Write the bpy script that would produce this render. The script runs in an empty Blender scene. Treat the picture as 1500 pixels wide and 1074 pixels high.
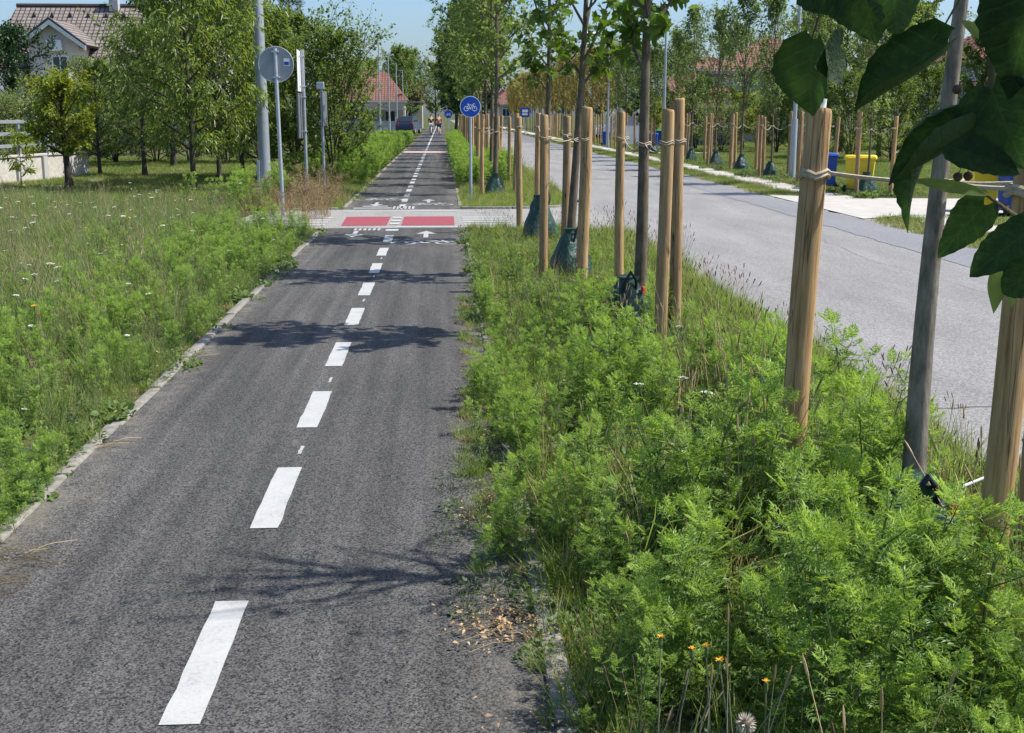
import bpy, bmesh, math, random
import numpy as np
from mathutils import Vector, Matrix, Euler
R = math.radians
random.seed(7)
scene = bpy.context.scene
COL = scene.collection

# ------------------------------------------------------------------ camera
CAM_H, FPX = 1.8, 1760.0
PITCH, YAW = math.atan(369 / 1760), R(3.28)
cd = bpy.data.cameras.new('camera'); cam = bpy.data.objects.new('camera', cd); COL.objects.link(cam)
cam.location = (0, 0, CAM_H); cam.rotation_euler = (R(90) - PITCH, 0, -YAW)
cd.sensor_width = 36; cd.lens = 36 * FPX / 1500; cd.clip_start = 0.05; cd.clip_end = 5000
scene.camera = cam
# ------------------------------------------------------------------ light
SUN_EL = R(54); SUN_AZ = R(93)           # azimuth clockwise from +Y: the sun stands to the right of the path
to_sun = Vector((math.sin(SUN_AZ) * math.cos(SUN_EL), math.cos(SUN_AZ) * math.cos(SUN_EL), math.sin(SUN_EL)))
w = bpy.data.worlds.new('World'); scene.world = w; w.use_nodes = True
nt = w.node_tree; bg = nt.nodes['Background']
sky = nt.nodes.new('ShaderNodeTexSky'); sky.sky_type = 'NISHITA'; sky.sun_disc = False
sky.sun_elevation = SUN_EL; sky.sun_rotation = SUN_AZ
sky.air_density = 1.0; sky.dust_density = 2.0; sky.ozone_density = 8.0; sky.altitude = 100
nt.links.new(sky.outputs[0], bg.inputs[0]); bg.inputs[1].default_value = 0.12
sl = bpy.data.lights.new('sun', 'SUN'); sl.energy = 4.3; sl.angle = R(0.53); sl.color = (1.0, 0.955, 0.88)
so = bpy.data.objects.new('sun', sl); COL.objects.link(so)
so.rotation_euler = to_sun.to_track_quat('Z', 'Y').to_euler(); so.location = (20, 0, 30)
vs = scene.view_settings; vs.view_transform = 'Standard'; vs.look = 'None'; vs.exposure = 0.70; vs.gamma = 1.0
vs.use_curve_mapping = False

# ------------------------------------------------------------------ place helpers (surveying the photo onto the ground)
_fh = Vector((math.sin(YAW), math.cos(YAW), 0)); _rt = Vector((math.cos(YAW), -math.sin(YAW), 0))
_fw = _fh * math.cos(PITCH) + Vector((0, 0, -math.sin(PITCH))); _up = _fh * math.sin(PITCH) + Vector((0, 0, math.cos(PITCH)))
def ray(px, py): return _rt * (px - 750) + _up * (537 - py) + _fw * FPX
def G(px, py, z=0.0):
    d = ray(px, py); return Vector((0, 0, CAM_H)) + d * ((z - CAM_H) / d.z)
def AtY(px, py, Y):
    d = ray(px, py); return Vector((0, 0, CAM_H)) + d * (Y / d.y)
def seen(P, m=300):
    """mask of points whose column lies in or near the view"""
    P = np.asarray(P); q = P - np.array([0, 0, CAM_H])
    dz = q @ np.array(_fw); dx = q @ np.array(_rt); dy = q @ np.array(_up)
    ok = dz > 0.5
    px = 750 + FPX * dx / np.maximum(dz, .5); py = 537 - FPX * dy / np.maximum(dz, .5)
    return ok & (px > -m) & (px < 1500 + m) & (py < 1074 + 420)

# ------------------------------------------------------------------ mesh helpers
class Geo:
    def __init__(s): s.V = []; s.F = []; s.n = 0
    def add(s, V, F):
        V = np.asarray(V, float).reshape(-1, 3)
        for f in F: s.F.append(tuple(int(i) + s.n for i in f))
        s.V.append(V); s.n += len(V); return s
    def arr(s): return np.concatenate(s.V) if s.V else np.zeros((0, 3))
    def box(s, c, d, bev=0.0, rz=0.0, top=None):
        x, y, z = d[0] / 2, d[1] / 2, d[2] / 2
        k = 1 if top is None else top
        if bev <= 0:
            V = np.array([(-x, -y, -z), (x, -y, -z), (x, y, -z), (-x, y, -z), (-x * k, -y * k, z), (x * k, -y * k, z), (x * k, y * k, z), (-x * k, y * k, z)])
            F = [(0, 3, 2, 1), (4, 5, 6, 7), (0, 1, 5, 4), (1, 2, 6, 5), (2, 3, 7, 6), (3, 0, 4, 7)]
        else:
            bm = bmesh.new(); bmesh.ops.create_cube(bm, size=1)
            for v in bm.verts:
                kk = k if v.co.z > 0 else 1
                v.co = Vector((v.co.x * d[0] * kk, v.co.y * d[1] * kk, v.co.z * d[2]))
            bmesh.ops.bevel(bm, geom=bm.edges[:] , offset=bev, segments=2, affect='EDGES', profile=.5)
            bm.verts.index_update()
            V = np.array([v.co[:] for v in bm.verts]); F = [tuple(v.index for v in f.verts) for f in bm.faces]; bm.free()
        if rz:
            c_, s_ = math.cos(rz), math.sin(rz); V = V @ np.array([[c_, s_, 0], [-s_, c_, 0], [0, 0, 1]])
        return s.add(V + np.array(c), F)
    def tube(s, pts, rad, sides=8, cap=True):
        pts = [Vector(p) for p in pts]; n = len(pts)
        if not hasattr(rad, '__len__'): rad = [rad] * n
        V = []; up = None
        for i, p in enumerate(pts):
            d = (pts[min(i + 1, n - 1)] - pts[max(i - 1, 0)]).normalized()
            if up is None: up = Vector((1, 0, 0)) if abs(d.x) < .9 else Vector((0, 1, 0))
            a = (up - d * up.dot(d)).normalized(); up = a; b = d.cross(a)
            for k in range(sides):
                t = 2 * math.pi * k / sides
                V.append(p + (a * math.cos(t) + b * math.sin(t)) * rad[i])
        F = []
        for i in range(n - 1):
            for k in range(sides):
                k2 = (k + 1) % sides
                F.append((i * sides + k, i * sides + k2, (i + 1) * sides + k2, (i + 1) * sides + k))
        if cap:
            F.append(tuple(range(sides))[::-1]); F.append(tuple((n - 1) * sides + k for k in range(sides)))
        return s.add([v[:] for v in V], F)
    def lathe(s, prof, sides=16, c=(0, 0, 0), fn=None):
        V = []
        for i, (r, z) in enumerate(prof):
            for k in range(sides):
                t = 2 * math.pi * k / sides; rr = r * (fn(t, i / (len(prof) - 1)) if fn else 1)
                V.append((c[0] + rr * math.cos(t), c[1] + rr * math.sin(t), c[2] + z))
        F = [(i * sides + k, i * sides + (k + 1) % sides, (i + 1) * sides + (k + 1) % sides, (i + 1) * sides + k) for i in range(len(prof) - 1) for k in range(sides)]
        F.append(tuple(range(sides))[::-1]); F.append(tuple((len(prof) - 1) * sides + k for k in range(sides)))
        return s.add(V, F)
    def poly(s, pts, thick=0.0, axis=(0, 0, -1)):
        """flat polygon, optionally given thickness along axis"""
        n = len(pts); V = [Vector(p) for p in pts]
        if thick <= 0: return s.add([v[:] for v in V], [tuple(range(n))])
        A = Vector(axis) * thick; W = V + [v + A for v in V]
        F = [tuple(range(n)), tuple(range(2 * n - 1, n - 1, -1))] + [(i, i + n, (i + 1) % n + n, (i + 1) % n) for i in range(n)]
        return s.add([v[:] for v in W], F)
    def xf(s, M):
        A = np.array(M); V = s.arr(); s.V = [V @ A[:3, :3].T + A[:3, 3]]; return s
def tomesh(name, g, mat=None, smooth=None):
    me = bpy.data.meshes.new(name); me.from_pydata(g.arr().tolist(), [], g.F)
    if mat: me.materials.append(M[mat] if isinstance(mat, str) else mat)
    if smooth is not None:
        me.polygons.foreach_set('use_smooth', [True] * len(me.polygons)); me.set_sharp_from_angle(angle=R(smooth))
    me.update(); return me
def trimesh(name, V, F, mat):
    V = np.ascontiguousarray(V, dtype=np.float32); F = np.ascontiguousarray(F, dtype=np.int32)
    me = bpy.data.meshes.new(name); me.vertices.add(len(V)); me.vertices.foreach_set('co', V.ravel())
    k = F.shape[1]; me.loops.add(F.size); me.polygons.add(len(F))
    me.polygons.foreach_set('loop_start', np.arange(0, F.size, k, dtype=np.int32))
    me.loops.foreach_set('vertex_index', F.ravel()); me.update(calc_edges=True)
    me.materials.append(M[mat] if isinstance(mat, str) else mat); return me
def link(name, me, parent=None, kind=None, loc=None, rz=None):
    o = bpy.data.objects.new(name, me); COL.objects.link(o)
    if parent: o.parent = parent
    if kind: o['kind'] = kind
    if loc is not None: o.location = loc
    if rz is not None: o.rotation_euler[2] = rz
    return o
def obj(name, g, mat, parent=None, smooth=None, kind=None, loc=None, rz=None):
    return link(name, tomesh(name, g, mat, smooth), parent, kind, loc, rz)
def thing(name, label, cat, loc=(0, 0, 0), rz=0, group=None):
    o = bpy.data.objects.new(name, None); COL.objects.link(o); o.empty_display_size = .1
    o.location = loc; o.rotation_euler[2] = rz; return tag(o, label, cat, group)
def tag(o, label, cat, group=None):
    o['label'] = label; o['category'] = cat
    if group: o['group'] = group
    return o
def dup(root, loc, rz, label, scale=1.0):
    r = root.copy(); COL.objects.link(r); r.location = loc; r.rotation_euler = (0, 0, rz); r['label'] = label
    r.scale = (scale,) * 3 if not hasattr(scale, '__len__') else scale
    for ch in list(root.children):
        c = ch.copy(); COL.objects.link(c); c.parent = r
        for g in list(ch.children):
            d = g.copy(); COL.objects.link(d); d.parent = c
    return r
ORD = ['first', 'second', 'third', 'fourth', 'fifth', 'sixth', 'seventh', 'eighth', 'ninth', 'tenth', 'eleventh', 'twelfth', 'thirteenth', 'fourteenth', 'fifteenth', 'sixteenth', 'seventeenth', 'eighteenth', 'nineteenth', 'twentieth', 'twenty-first', 'twenty-second', 'twenty-third', 'twenty-fourth', 'twenty-fifth', 'twenty-sixth', 'twenty-seventh', 'twenty-eighth', 'twenty-ninth', 'thirtieth', 'thirty-first', 'thirty-second', 'thirty-third', 'thirty-fourth', 'thirty-fifth', 'thirty-sixth', 'thirty-seventh', 'thirty-eighth', 'thirty-ninth', 'fortieth', 'forty-first', 'forty-second']

# ------------------------------------------------------------------ materials
M = {}
def newmat(name):
    m = bpy.data.materials.new(name); m.use_nodes = True; M[name] = m
    n = m.node_tree; return m, n, n.nodes['Principled BSDF']
def N(n, t, **kw):
    x = n.nodes.new('ShaderNode' + t)
    for k, v in kw.items():
        if k in x.inputs.keys(): x.inputs[k].default_value = v
        else: setattr(x, k, v)
    return x
def ramp(n, fac, stops):
    r = n.nodes.new('ShaderNodeValToRGB'); e = r.color_ramp.elements
    while len(e) < len(stops): e.new(.5)
    for i, (p, c) in enumerate(stops): e[i].position = p; e[i].color = (*c, 1)
    n.links.new(fac, r.inputs[0]); return r.outputs[0]
def coords(n, kind='Object', scale=(1, 1, 1), rot=(0, 0, 0)):
    t = N(n, 'TexCoord'); mp = N(n, 'Mapping'); mp.inputs['Scale'].default_value = scale; mp.inputs['Rotation'].default_value = rot
    n.links.new(t.outputs[kind], mp.inputs[0]); return mp.outputs[0]
def noise(n, vec, scale, detail=4, rough=.6, out=0):
    x = N(n, 'TexNoise', Scale=scale, Detail=detail, Roughness=rough)
    if vec is not None: n.links.new(vec, x.inputs['Vector'])
    return x.outputs[out]
def mixc(n, fac, a, b, mode='MIX'):
    x = n.nodes.new('ShaderNodeMix'); x.data_type = 'RGBA'; x.blend_type = mode
    for s, v in ((x.inputs[0], fac), (x.inputs[6], a), (x.inputs[7], b)):
        if isinstance(v, (int, float)): s.default_value = v
        elif isinstance(v, tuple): s.default_value = (*v, 1)
        else: n.links.new(v, s)
    return x.outputs[2]
def bump(n, b, h, strength, dist):
    x = N(n, 'Bump', Strength=strength, Distance=dist); n.links.new(h, x.inputs['Height']); n.links.new(x.outputs[0], b.inputs['Normal'])
def math_(n, op, a, b=None):
    x = n.nodes.new('ShaderNodeMath'); x.operation = op
    for i, v in enumerate((a, b)):
        if v is None: continue
        if isinstance(v, (int, float)): x.inputs[i].default_value = v
        else: n.links.new(v, x.inputs[i])
    return x.outputs[0]
def plain(name, col, rough=.6, metal=0, var=.12, scale=6, bmp=0.0, spec=.4):
    m, n, b = newmat(name); v = coords(n)
    f = noise(n, v, scale, 5)
    d = tuple(max(0, c * (1 - var)) for c in col); l = tuple(min(1, c * (1 + var)) for c in col)
    n.links.new(ramp(n, f, [(.3, d), (.7, l)]), b.inputs['Base Color'])
    b.inputs['Roughness'].default_value = rough; b.inputs['Metallic'].default_value = metal; b.inputs['Specular IOR Level'].default_value = spec
    if bmp: bump(n, b, noise(n, v, scale * 6, 3), .5, bmp)
    return m
def leafmat(name, stops, trans=.38, rough=.5, spec=.35, tcol=None, patch=0.0):
    """foliage: colour differs from leaf to leaf and plant to plant, and light passes through the blade"""
    m, n, b = newmat(name)
    g = N(n, 'NewGeometry'); oi = N(n, 'ObjectInfo')
    f = math_(n, 'ADD', math_(n, 'MULTIPLY', g.outputs['Random Per Island'], .62), math_(n, 'MULTIPLY', oi.outputs['Random'], .38))
    c = ramp(n, f, stops)
    n.links.new(c, b.inputs['Base Color']); b.inputs['Roughness'].default_value = rough; b.inputs['Specular IOR Level'].default_value = spec
    t = N(n, 'BsdfTranslucent'); hsv = N(n, 'HueSaturation', Hue=.485, Saturation=1.12, Value=1.25); n.links.new(c, hsv.inputs['Color']); n.links.new(hsv.outputs[0], t.inputs[0])
    mx = N(n, 'MixShader'); mx.inputs[0].default_value = trans
    out = n.nodes['Material Output']; n.links.new(b.outputs[0], mx.inputs[1]); n.links.new(t.outputs[0], mx.inputs[2]); n.links.new(mx.outputs[0], out.inputs[0])
    return m
def asphalt(name, dark, light, grain=220, patchy=.25, stain=None, tracks=False):
    m, n, b = newmat(name); v = coords(n)
    g1 = noise(n, v, grain, 3, .75); vo = N(n, 'TexVoronoi', Scale=grain * .8); n.links.new(v, vo.inputs['Vector'])
    sp = math_(n, 'ADD', math_(n, 'MULTIPLY', g1, .55), math_(n, 'MULTIPLY', vo.outputs['Color'], .45))
    base = ramp(n, sp, [(.33, dark), (.5, tuple((a + c) / 2 for a, c in zip(dark, light))), (.66, light)])
    v2 = coords(n, scale=(1, .22, 1)); p1 = noise(n, v2, 1.3, 6, .65)
    k = ramp(n, p1, [(.3, (1 - patchy,) * 3), (.7, (1 + patchy * .55,) * 3)])
    c = mixc(n, 1.0, base, k, 'MULTIPLY')
    p2 = noise(n, v, 7, 5, .7)
    c = mixc(n, ramp(n, p2, [(.6, (0, 0, 0)), (.78, (.22,) * 3)]), c, stain or (.32, .3, .27))
    if tracks:   # wheel polish along the path, grit and dust gathered at both edges, a few pale scuffs
        st = noise(n, coords(n, scale=(5, .10, 1)), 1.6, 5, .6); c = mixc(n, 1.0, c, ramp(n, st, [(.32, (.76,) * 3), (.5, (1, 1, 1)), (.68, (1.28,) * 3)]), 'MULTIPLY')
        sx = N(n, 'SeparateXYZ'); n.links.new(v, sx.inputs[0]); ed = math_(n, 'ABSOLUTE', math_(n, 'ADD', sx.outputs[0], .8))
        dm = math_(n, 'MULTIPLY', ramp(n, math_(n, 'MULTIPLY', ed, .8), [(.68, (0, 0, 0)), (.90, (1, 1, 1))]), ramp(n, noise(n, v, 4.5, 6, .7), [(.42, (0, 0, 0)), (.7, (.75,) * 3)]))
        c = mixc(n, dm, c, (.25, .22, .17))
        sc_ = ramp(n, noise(n, coords(n, scale=(1, .45, 1), rot=(0, 0, .5)), 3.1, 7, .72), [(.63, (0, 0, 0)), (.73, (.5,) * 3)]); c = mixc(n, sc_, c, (.24, .22, .185))
    n.links.new(c, b.inputs['Base Color']); b.inputs['Roughness'].default_value = .86; b.inputs['Specular IOR Level'].default_value = .2
    bump(n, b, sp, .7, .008); return m
asphalt('path_asphalt', (.012, .0118, .0115), (.148, .142, .133), 190, .32, (.34, .31, .26), True)
asphalt('road_asphalt', (.165, .16, .154), (.315, .304, .29), 95, .2, (.42, .41, .39))
asphalt('road_patch', (.15, .15, .155), (.27, .27, .275), 120, .10, (.36, .35, .33))
asphalt('street_asphalt', (.18, .173, .16), (.36, .345, .32), 90, .16, (.5, .48, .44))
plain('concrete', (.46, .44, .40), .85, var=.22, scale=9, bmp=.004)
plain('kerb_concrete', (.215, .2, .17), .9, var=.4, scale=14, bmp=.006)
plain('pavement', (.42, .39, .345), .9, var=.12, scale=3, bmp=.003)
plain('crack', (.11, .108, .10), .9)
def paint(name, col, worn):
    m, n, b = newmat(name); v = coords(n)
    a = noise(n, v, 60, 6, .75); c2 = noise(n, v, 5, 4)
    w_ = math_(n, 'ADD', math_(n, 'MULTIPLY', a, .6), math_(n, 'MULTIPLY', c2, .4))
    c = ramp(n, w_, [(.34, worn), (.42, tuple(x * .8 for x in col)), (.52, tuple(x * .93 for x in col)), (.66, col)])
    n.links.new(c, b.inputs['Base Color']); b.inputs['Roughness'].default_value = .6; bump(n, b, noise(n, v, 150, 2), .4, .003)
paint('white_paint', (.455, .45, .425), (.15, .15, .15)); paint('red_paint', (.31, .058, .068), (.2, .085, .085))
paint('faded_pink', (.5, .36, .33), (.4, .32, .3)); paint('worn_white', (.42, .41, .39), (.2, .2, .19))
def ground(name, stops, sc):
    m, n, b = newmat(name); v = coords(n)
    f = math_(n, 'ADD', math_(n, 'MULTIPLY', noise(n, v, sc, 8, .7), .6), math_(n, 'MULTIPLY', noise(n, v, sc * 14, 4, .7), .4))
    n.links.new(ramp(n, f, stops), b.inputs['Base Color']); b.inputs['Roughness'].default_value = .95; b.inputs['Specular IOR Level'].default_value = .1
    bump(n, b, noise(n, v, 30, 5), .8, .03)
ground('soil', [(.32, (.05, .045, .028)), (.48, (.075, .085, .03)), (.62, (.11, .13, .045)), (.75, (.17, .15, .08))], 1.3)
ground('gravel', [(.3, (.20, .18, .14)), (.7, (.42, .39, .33))], 6)
def wood(name, a, b_, c_):
    m, n, b = newmat(name); oi = N(n, 'ObjectInfo'); t = N(n, 'TexCoord')
    ad = N(n, 'VectorMath', operation='ADD'); cx = N(n, 'CombineXYZ'); n.links.new(math_(n, 'MULTIPLY', oi.outputs['Random'], 37.0), cx.inputs[0]); n.links.new(math_(n, 'MULTIPLY', oi.outputs['Random'], 11.0), cx.inputs[2])
    n.links.new(t.outputs['Object'], ad.inputs[0]); n.links.new(cx.outputs[0], ad.inputs[1])
    mp = N(n, 'Mapping'); mp.inputs['Scale'].default_value = (1, 1, .075); n.links.new(ad.outputs[0], mp.inputs[0])
    g1 = noise(n, mp.outputs[0], 42, 6, .65); g2 = noise(n, ad.outputs[0], 3.2, 4, .6)
    f = math_(n, 'ADD', math_(n, 'MULTIPLY', g1, .75), math_(n, 'MULTIPLY', g2, .25))
    c = ramp(n, f, [(.30, a), (.45, b_), (.6, c_), (.74, tuple(x * 1.15 for x in c_))])
    vo = N(n, 'TexVoronoi', Scale=2.6); mp2 = N(n, 'Mapping'); mp2.inputs['Scale'].default_value = (3.2, 3.2, 1); n.links.new(ad.outputs[0], mp2.inputs[0]); n.links.new(mp2.outputs[0], vo.inputs['Vector'])
    kn = ramp(n, vo.outputs['Distance'], [(.05, (1, 1, 1)), (.14, (0, 0, 0))])
    c = mixc(n, kn, c, tuple(x * .35 for x in a))
    mp3 = N(n, 'Mapping'); mp3.inputs['Scale'].default_value = (1, 1, .035); n.links.new(ad.outputs[0], mp3.inputs[0]); fz = noise(n, mp3.outputs[0], 15, 3, .5)
    cr = ramp(n, fz, [(.488, (0, 0, 0)), (.5, (1, 1, 1)), (.512, (0, 0, 0))]); c = mixc(n, math_(n, 'MULTIPLY', cr, .8), c, (.05, .03, .015))
    gr = noise(n, ad.outputs[0], 1.7, 5, .65); c = mixc(n, ramp(n, gr, [(.48, (0, 0, 0)), (.75, (.4,) * 3)]), c, (.28, .24, .19))
    tone = ramp(n, oi.outputs['Random'], [(0, (.78, .78, .8)), (1, (1.16, 1.12, 1.06))]); c = mixc(n, 1.0, c, tone, 'MULTIPLY')
    n.links.new(c, b.inputs['Base Color']); b.inputs['Roughness'].default_value = .75; b.inputs['Specular IOR Level'].default_value = .2
    bump(n, b, math_(n, 'SUBTRACT', g1, math_(n, 'MULTIPLY', cr, .6)), .6, .006)
wood('stake_wood', (.15, .088, .038), (.34, .215, .10), (.47, .32, .165))
def bark(name, a, b_):
    m, n, b = newmat(name); v = coords(n, scale=(1, 1, .25))
    f = noise(n, v, 34, 6, .7); v2 = coords(n); f2 = noise(n, v2, 5, 4)
    c = ramp(n, math_(n, 'ADD', math_(n, 'MULTIPLY', f, .6), math_(n, 'MULTIPLY', f2, .4)), [(.32, a), (.68, b_)])
    n.links.new(c, b.inputs['Base Color']); b.inputs['Roughness'].default_value = .9; b.inputs['Specular IOR Level'].default_value = .15; bump(n, b, f, .8, .008)
bark('bark_grey', (.055, .043, .03), (.21, .17, .12)); bark('bark_light', (.06, .055, .042), (.36, .315, .25)); bark('bark_dark', (.03, .025, .02), (.10, .085, .065)); bark('bark_pale', (.2, .18, .15), (.42, .39, .33))
bark('twig', (.09, .08, .04), (.2, .17, .09))
# foliage (base colours 0.03 to 0.14)
leafmat('leaf_maple', [(.05, (.055, .115, .018)), (.5, (.11, .19, .03)), (.95, (.22, .29, .05))], .46)
leafmat('leaf_row', [(.05, (.10, .165, .04)), (.5, (.165, .245, .06)), (.95, (.27, .33, .09))], .5)
leafmat('leaf_slim', [(.05, (.085, .15, .04)), (.5, (.15, .225, .062)), (.95, (.25, .31, .10))], .48)
leafmat('leaf_olive', [(.05, (.22, .20, .05)), (.5, (.33, .29, .08)), (.95, (.46, .38, .13))], .5)
leafmat('leaf_peach', [(.05, (.10, .165, .03)), (.5, (.17, .245, .046)), (.95, (.28, .34, .075))], .54, .36, .6)
leafmat('leaf_dark', [(.05, (.014, .04, .012)), (.5, (.028, .068, .018)), (.95, (.055, .105, .028))], .25, .45)
leafmat('leaf_mid', [(.05, (.085, .145, .03)), (.5, (.14, .21, .045)), (.95, (.23, .285, .075))], .48)
leafmat('leaf_light', [(.05, (.12, .18, .025)), (.5, (.20, .26, .035)), (.95, (.33, .35, .06))], .46)
leafmat('leaf_hedge', [(.05, (.14, .19, .06)), (.5, (.2, .26, .085)), (.95, (.28, .32, .13))], .46)
leafmat('needles', [(.05, (.02, .045, .022)), (.5, (.035, .07, .034)), (.95, (.06, .10, .05))], .1)
def linden():
    m, n, b = newmat('linden_top'); t = N(n, 'TexCoord'); sx = N(n, 'SeparateXYZ'); n.links.new(t.outputs['Object'], sx.inputs[0])
    ax = math_(n, 'ABSOLUTE', sx.outputs[0]); ph = math_(n, 'SUBTRACT', sx.outputs[1], math_(n, 'MULTIPLY', ax, .75))
    wob = noise(n, t.outputs['Object'], 3.0, 3, .6); vein = math_(n, 'POWER', math_(n, 'ABSOLUTE', math_(n, 'COSINE', math_(n, 'ADD', math_(n, 'MULTIPLY', ph, 17.0), math_(n, 'MULTIPLY', wob, 5.0)))), 26.0)
    mid = math_(n, 'LESS_THAN', ax, .010); vv = math_(n, 'MAXIMUM', vein, mid)
    nz = noise(n, t.outputs['Object'], 7, 6, .65); top = ramp(n, nz, [(.3, (.012, .032, .010)), (.55, (.022, .055, .014)), (.72, (.04, .085, .02)), (.80, (.09, .07, .03))])
    top = mixc(n, math_(n, 'MULTIPLY', vv, .12), top, (.10, .17, .05)); und = mixc(n, math_(n, 'MULTIPLY', vv, .22), (.07, .12, .035), (.14, .2, .07))
    g = N(n, 'NewGeometry'); c = mixc(n, g.outputs['Backfacing'], top, und)
    n.links.new(c, b.inputs['Base Color']); b.inputs['Roughness'].default_value = .55; b.inputs['Specular IOR Level'].default_value = .28
    bump(n, b, math_(n, 'ADD', math_(n, 'MULTIPLY', vv, -.25), nz), .5, .02)
    tl = N(n, 'BsdfTranslucent'); hs = N(n, 'HueSaturation', Hue=.475, Saturation=1.15, Value=1.9); n.links.new(top, hs.inputs['Color']); n.links.new(hs.outputs[0], tl.inputs[0])
    mx = N(n, 'MixShader'); mx.inputs[0].default_value = .33; n.links.new(b.outputs[0], mx.inputs[1]); n.links.new(tl.outputs[0], mx.inputs[2]); n.links.new(mx.outputs[0], n.nodes['Material Output'].inputs[0])
linden()
leafmat('linden_bract', [(.05, (.16, .22, .06)), (.95, (.22, .28, .08))], .5)
leafmat('ragweed', [(.05, (.085, .17, .032)), (.5, (.16, .27, .052)), (.95, (.28, .39, .088))], .48, .45, .5)
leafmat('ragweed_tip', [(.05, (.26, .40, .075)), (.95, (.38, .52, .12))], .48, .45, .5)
leafmat('herb', [(.05, (.07, .13, .028)), (.5, (.12, .195, .045)), (.95, (.19, .26, .075))], .42)
leafmat('grey_herb', [(.05, (.05, .085, .03)), (.95, (.13, .165, .07))], .3)
leafmat('grass', [(.02, (.12, .20, .034)), (.45, (.20, .29, .055)), (.75, (.28, .35, .085)), (.98, (.42, .41, .19))], .48, .5)
leafmat('meadow_grass', [(.02, (.11, .17, .04)), (.55, (.22, .30, .085)), (.82, (.30, .355, .125)), (.97, (.46, .44, .24)), (1, (.56, .5, .33))], .48, .55)
leafmat('lawn_grass', [(.02, (.10, .16, .03)), (.5, (.16, .23, .045)), (.9, (.25, .29, .08)), (1, (.36, .34, .16))], .42)
leafmat('straw', [(.02, (.28, .2, .09)), (.5, (.42, .32, .16)), (.98, (.55, .44, .25))], .25, .7)
leafmat('dry_weed', [(.02, (.13, .085, .045)), (.5, (.26, .18, .095)), (.98, (.38, .29, .16))], .2, .8)
leafmat('litter', [(.02, (.2, .11, .05)), (.5, (.42, .28, .14)), (.98, (.6, .46, .28))], .15, .8)
plain('stem_green', (.10, .15, .045), .7); plain('stem_grey', (.2, .2, .12), .8); plain('seed_brown', (.12, .07, .05), .9)
plain('petal_white', (.6, .6, .52), .8); plain('petal_yellow', (.75, .42, .03), .7); plain('seed_fluff', (.5, .44, .36), .95); plain('fruit', (.10, .07, .045), .8)
plain('galvanised', (.44, .47, .50), .45, .55, .10, 12); plain('galvanised_old', (.36, .39, .42), .5, .4, .14, 8); plain('dark_metal', (.10, .11, .12), .5, .3)
plain('sign_back', (.30, .33, .345), .5, .3, .05); plain('sign_blue', (.006, .075, .40), .35, 0, .04); plain('sign_white', (.8, .8, .8), .4, 0, .03)
plain('plastic_white', (.78, .78, .76), .4, 0, .05); plain('bin_yellow', (.72, .54, .03), .4, 0, .06); plain('bin_blue', (.02, .075, .33), .4, 0, .06); plain('bin_green', (.04, .3, .06), .4)
plain('rubber', (.02, .02, .02), .8); plain('rope', (.44, .37, .26), .95, 0, .25, 60, .003); plain('strap_black', (.02, .02, .022), .7); plain('tag_red', (.5, .02, .03), .5)
def bagmat():
    m, n, b = newmat('bag_green'); v = coords(n); f = noise(n, v, 9, 6, .65)
    n.links.new(ramp(n, f, [(.3, (.008, .03, .02)), (.6, (.018, .062, .042)), (.8, (.05, .12, .09))]), b.inputs['Base Color']); b.inputs['Roughness'].default_value = .38
    bump(n, b, noise(n, v, 14, 5, .6), .9, .03)
bagmat()
plain('wall_pink', (.60, .50, .46), .9, 0, .06, 3); plain('wall_beige', (.42, .38, .31), .9, 0, .08, 3); plain('wall_orange', (.5, .2, .10), .9, 0, .1, 3); plain('wall_white', (.7, .69, .66), .9, 0, .06, 3); plain('wall_grey', (.38, .38, .38), .9, 0, .08, 3)
plain('fascia_white', (.66, .66, .64), .7); plain('fascia_dark', (.05, .045, .045), .7); plain('brick_chimney', (.3, .2, .16), .9)
def tiles(name, a, b_, mort, sc):
    m, n, b = newmat(name); v = coords(n)
    t = N(n, 'TexBrick', Scale=1.0); t.offset = 0; t.inputs['Brick Width'].default_value = .3; t.inputs['Row Height'].default_value = .34; t.inputs['Mortar Size'].default_value = .045; t.inputs['Mortar Smooth'].default_value = .6
    t.inputs['Color1'].default_value = (*a, 1); t.inputs['Color2'].default_value = (*b_, 1); t.inputs['Mortar'].default_value = (*mort, 1)
    u = N(n, 'UVMap'); n.links.new(u.outputs[0], t.inputs['Vector'])
    c = mixc(n, 1.0, t.outputs['Color'], ramp(n, noise(n, v, 1.5, 5), [(.3, (.8,) * 3), (.7, (1.15,) * 3)]), 'MULTIPLY')
    n.links.new(c, b.inputs['Base Color']); b.inputs['Roughness'].default_value = .85; bump(n, b, math_(n, 'SUBTRACT', 1.0, t.outputs['Fac']), .9, .05)
tiles('tile_brown', (.20, .168, .15), (.27, .228, .20), (.05, .038, .032), 1); tiles('tile_red', (.26, .115, .085), (.21, .09, .068), (.1, .04, .03), 1); tiles('tile_dark_red', (.22, .055, .045), (.28, .08, .06), (.07, .03, .025), 1)
m, n, b = newmat('glass'); b.inputs['Base Color'].default_value = (.03, .04, .05, 1); b.inputs['Roughness'].default_value = .08
plain('car_dark', (.05, .07, .11), .3, .3, .03); plain('car_white', (.7, .7, .7), .3, 0, .03); plain('lamp_glass', (.8, .8, .8), .3)
plain('skin', (.5, .3, .2), .6, 0, .05); plain('cloth_black', (.03, .03, .035), .9); plain('cloth_white', (.65, .65, .65), .9); plain('cloth_red', (.3, .06, .07), .9); plain('hair', (.04, .03, .02), .8)
plain('teal', (.08, .3, .3), .5); plain('fence_dark', (.06, .07, .09), .7); plain('panel_back', (.16, .17, .18), .5, .2)

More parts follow.
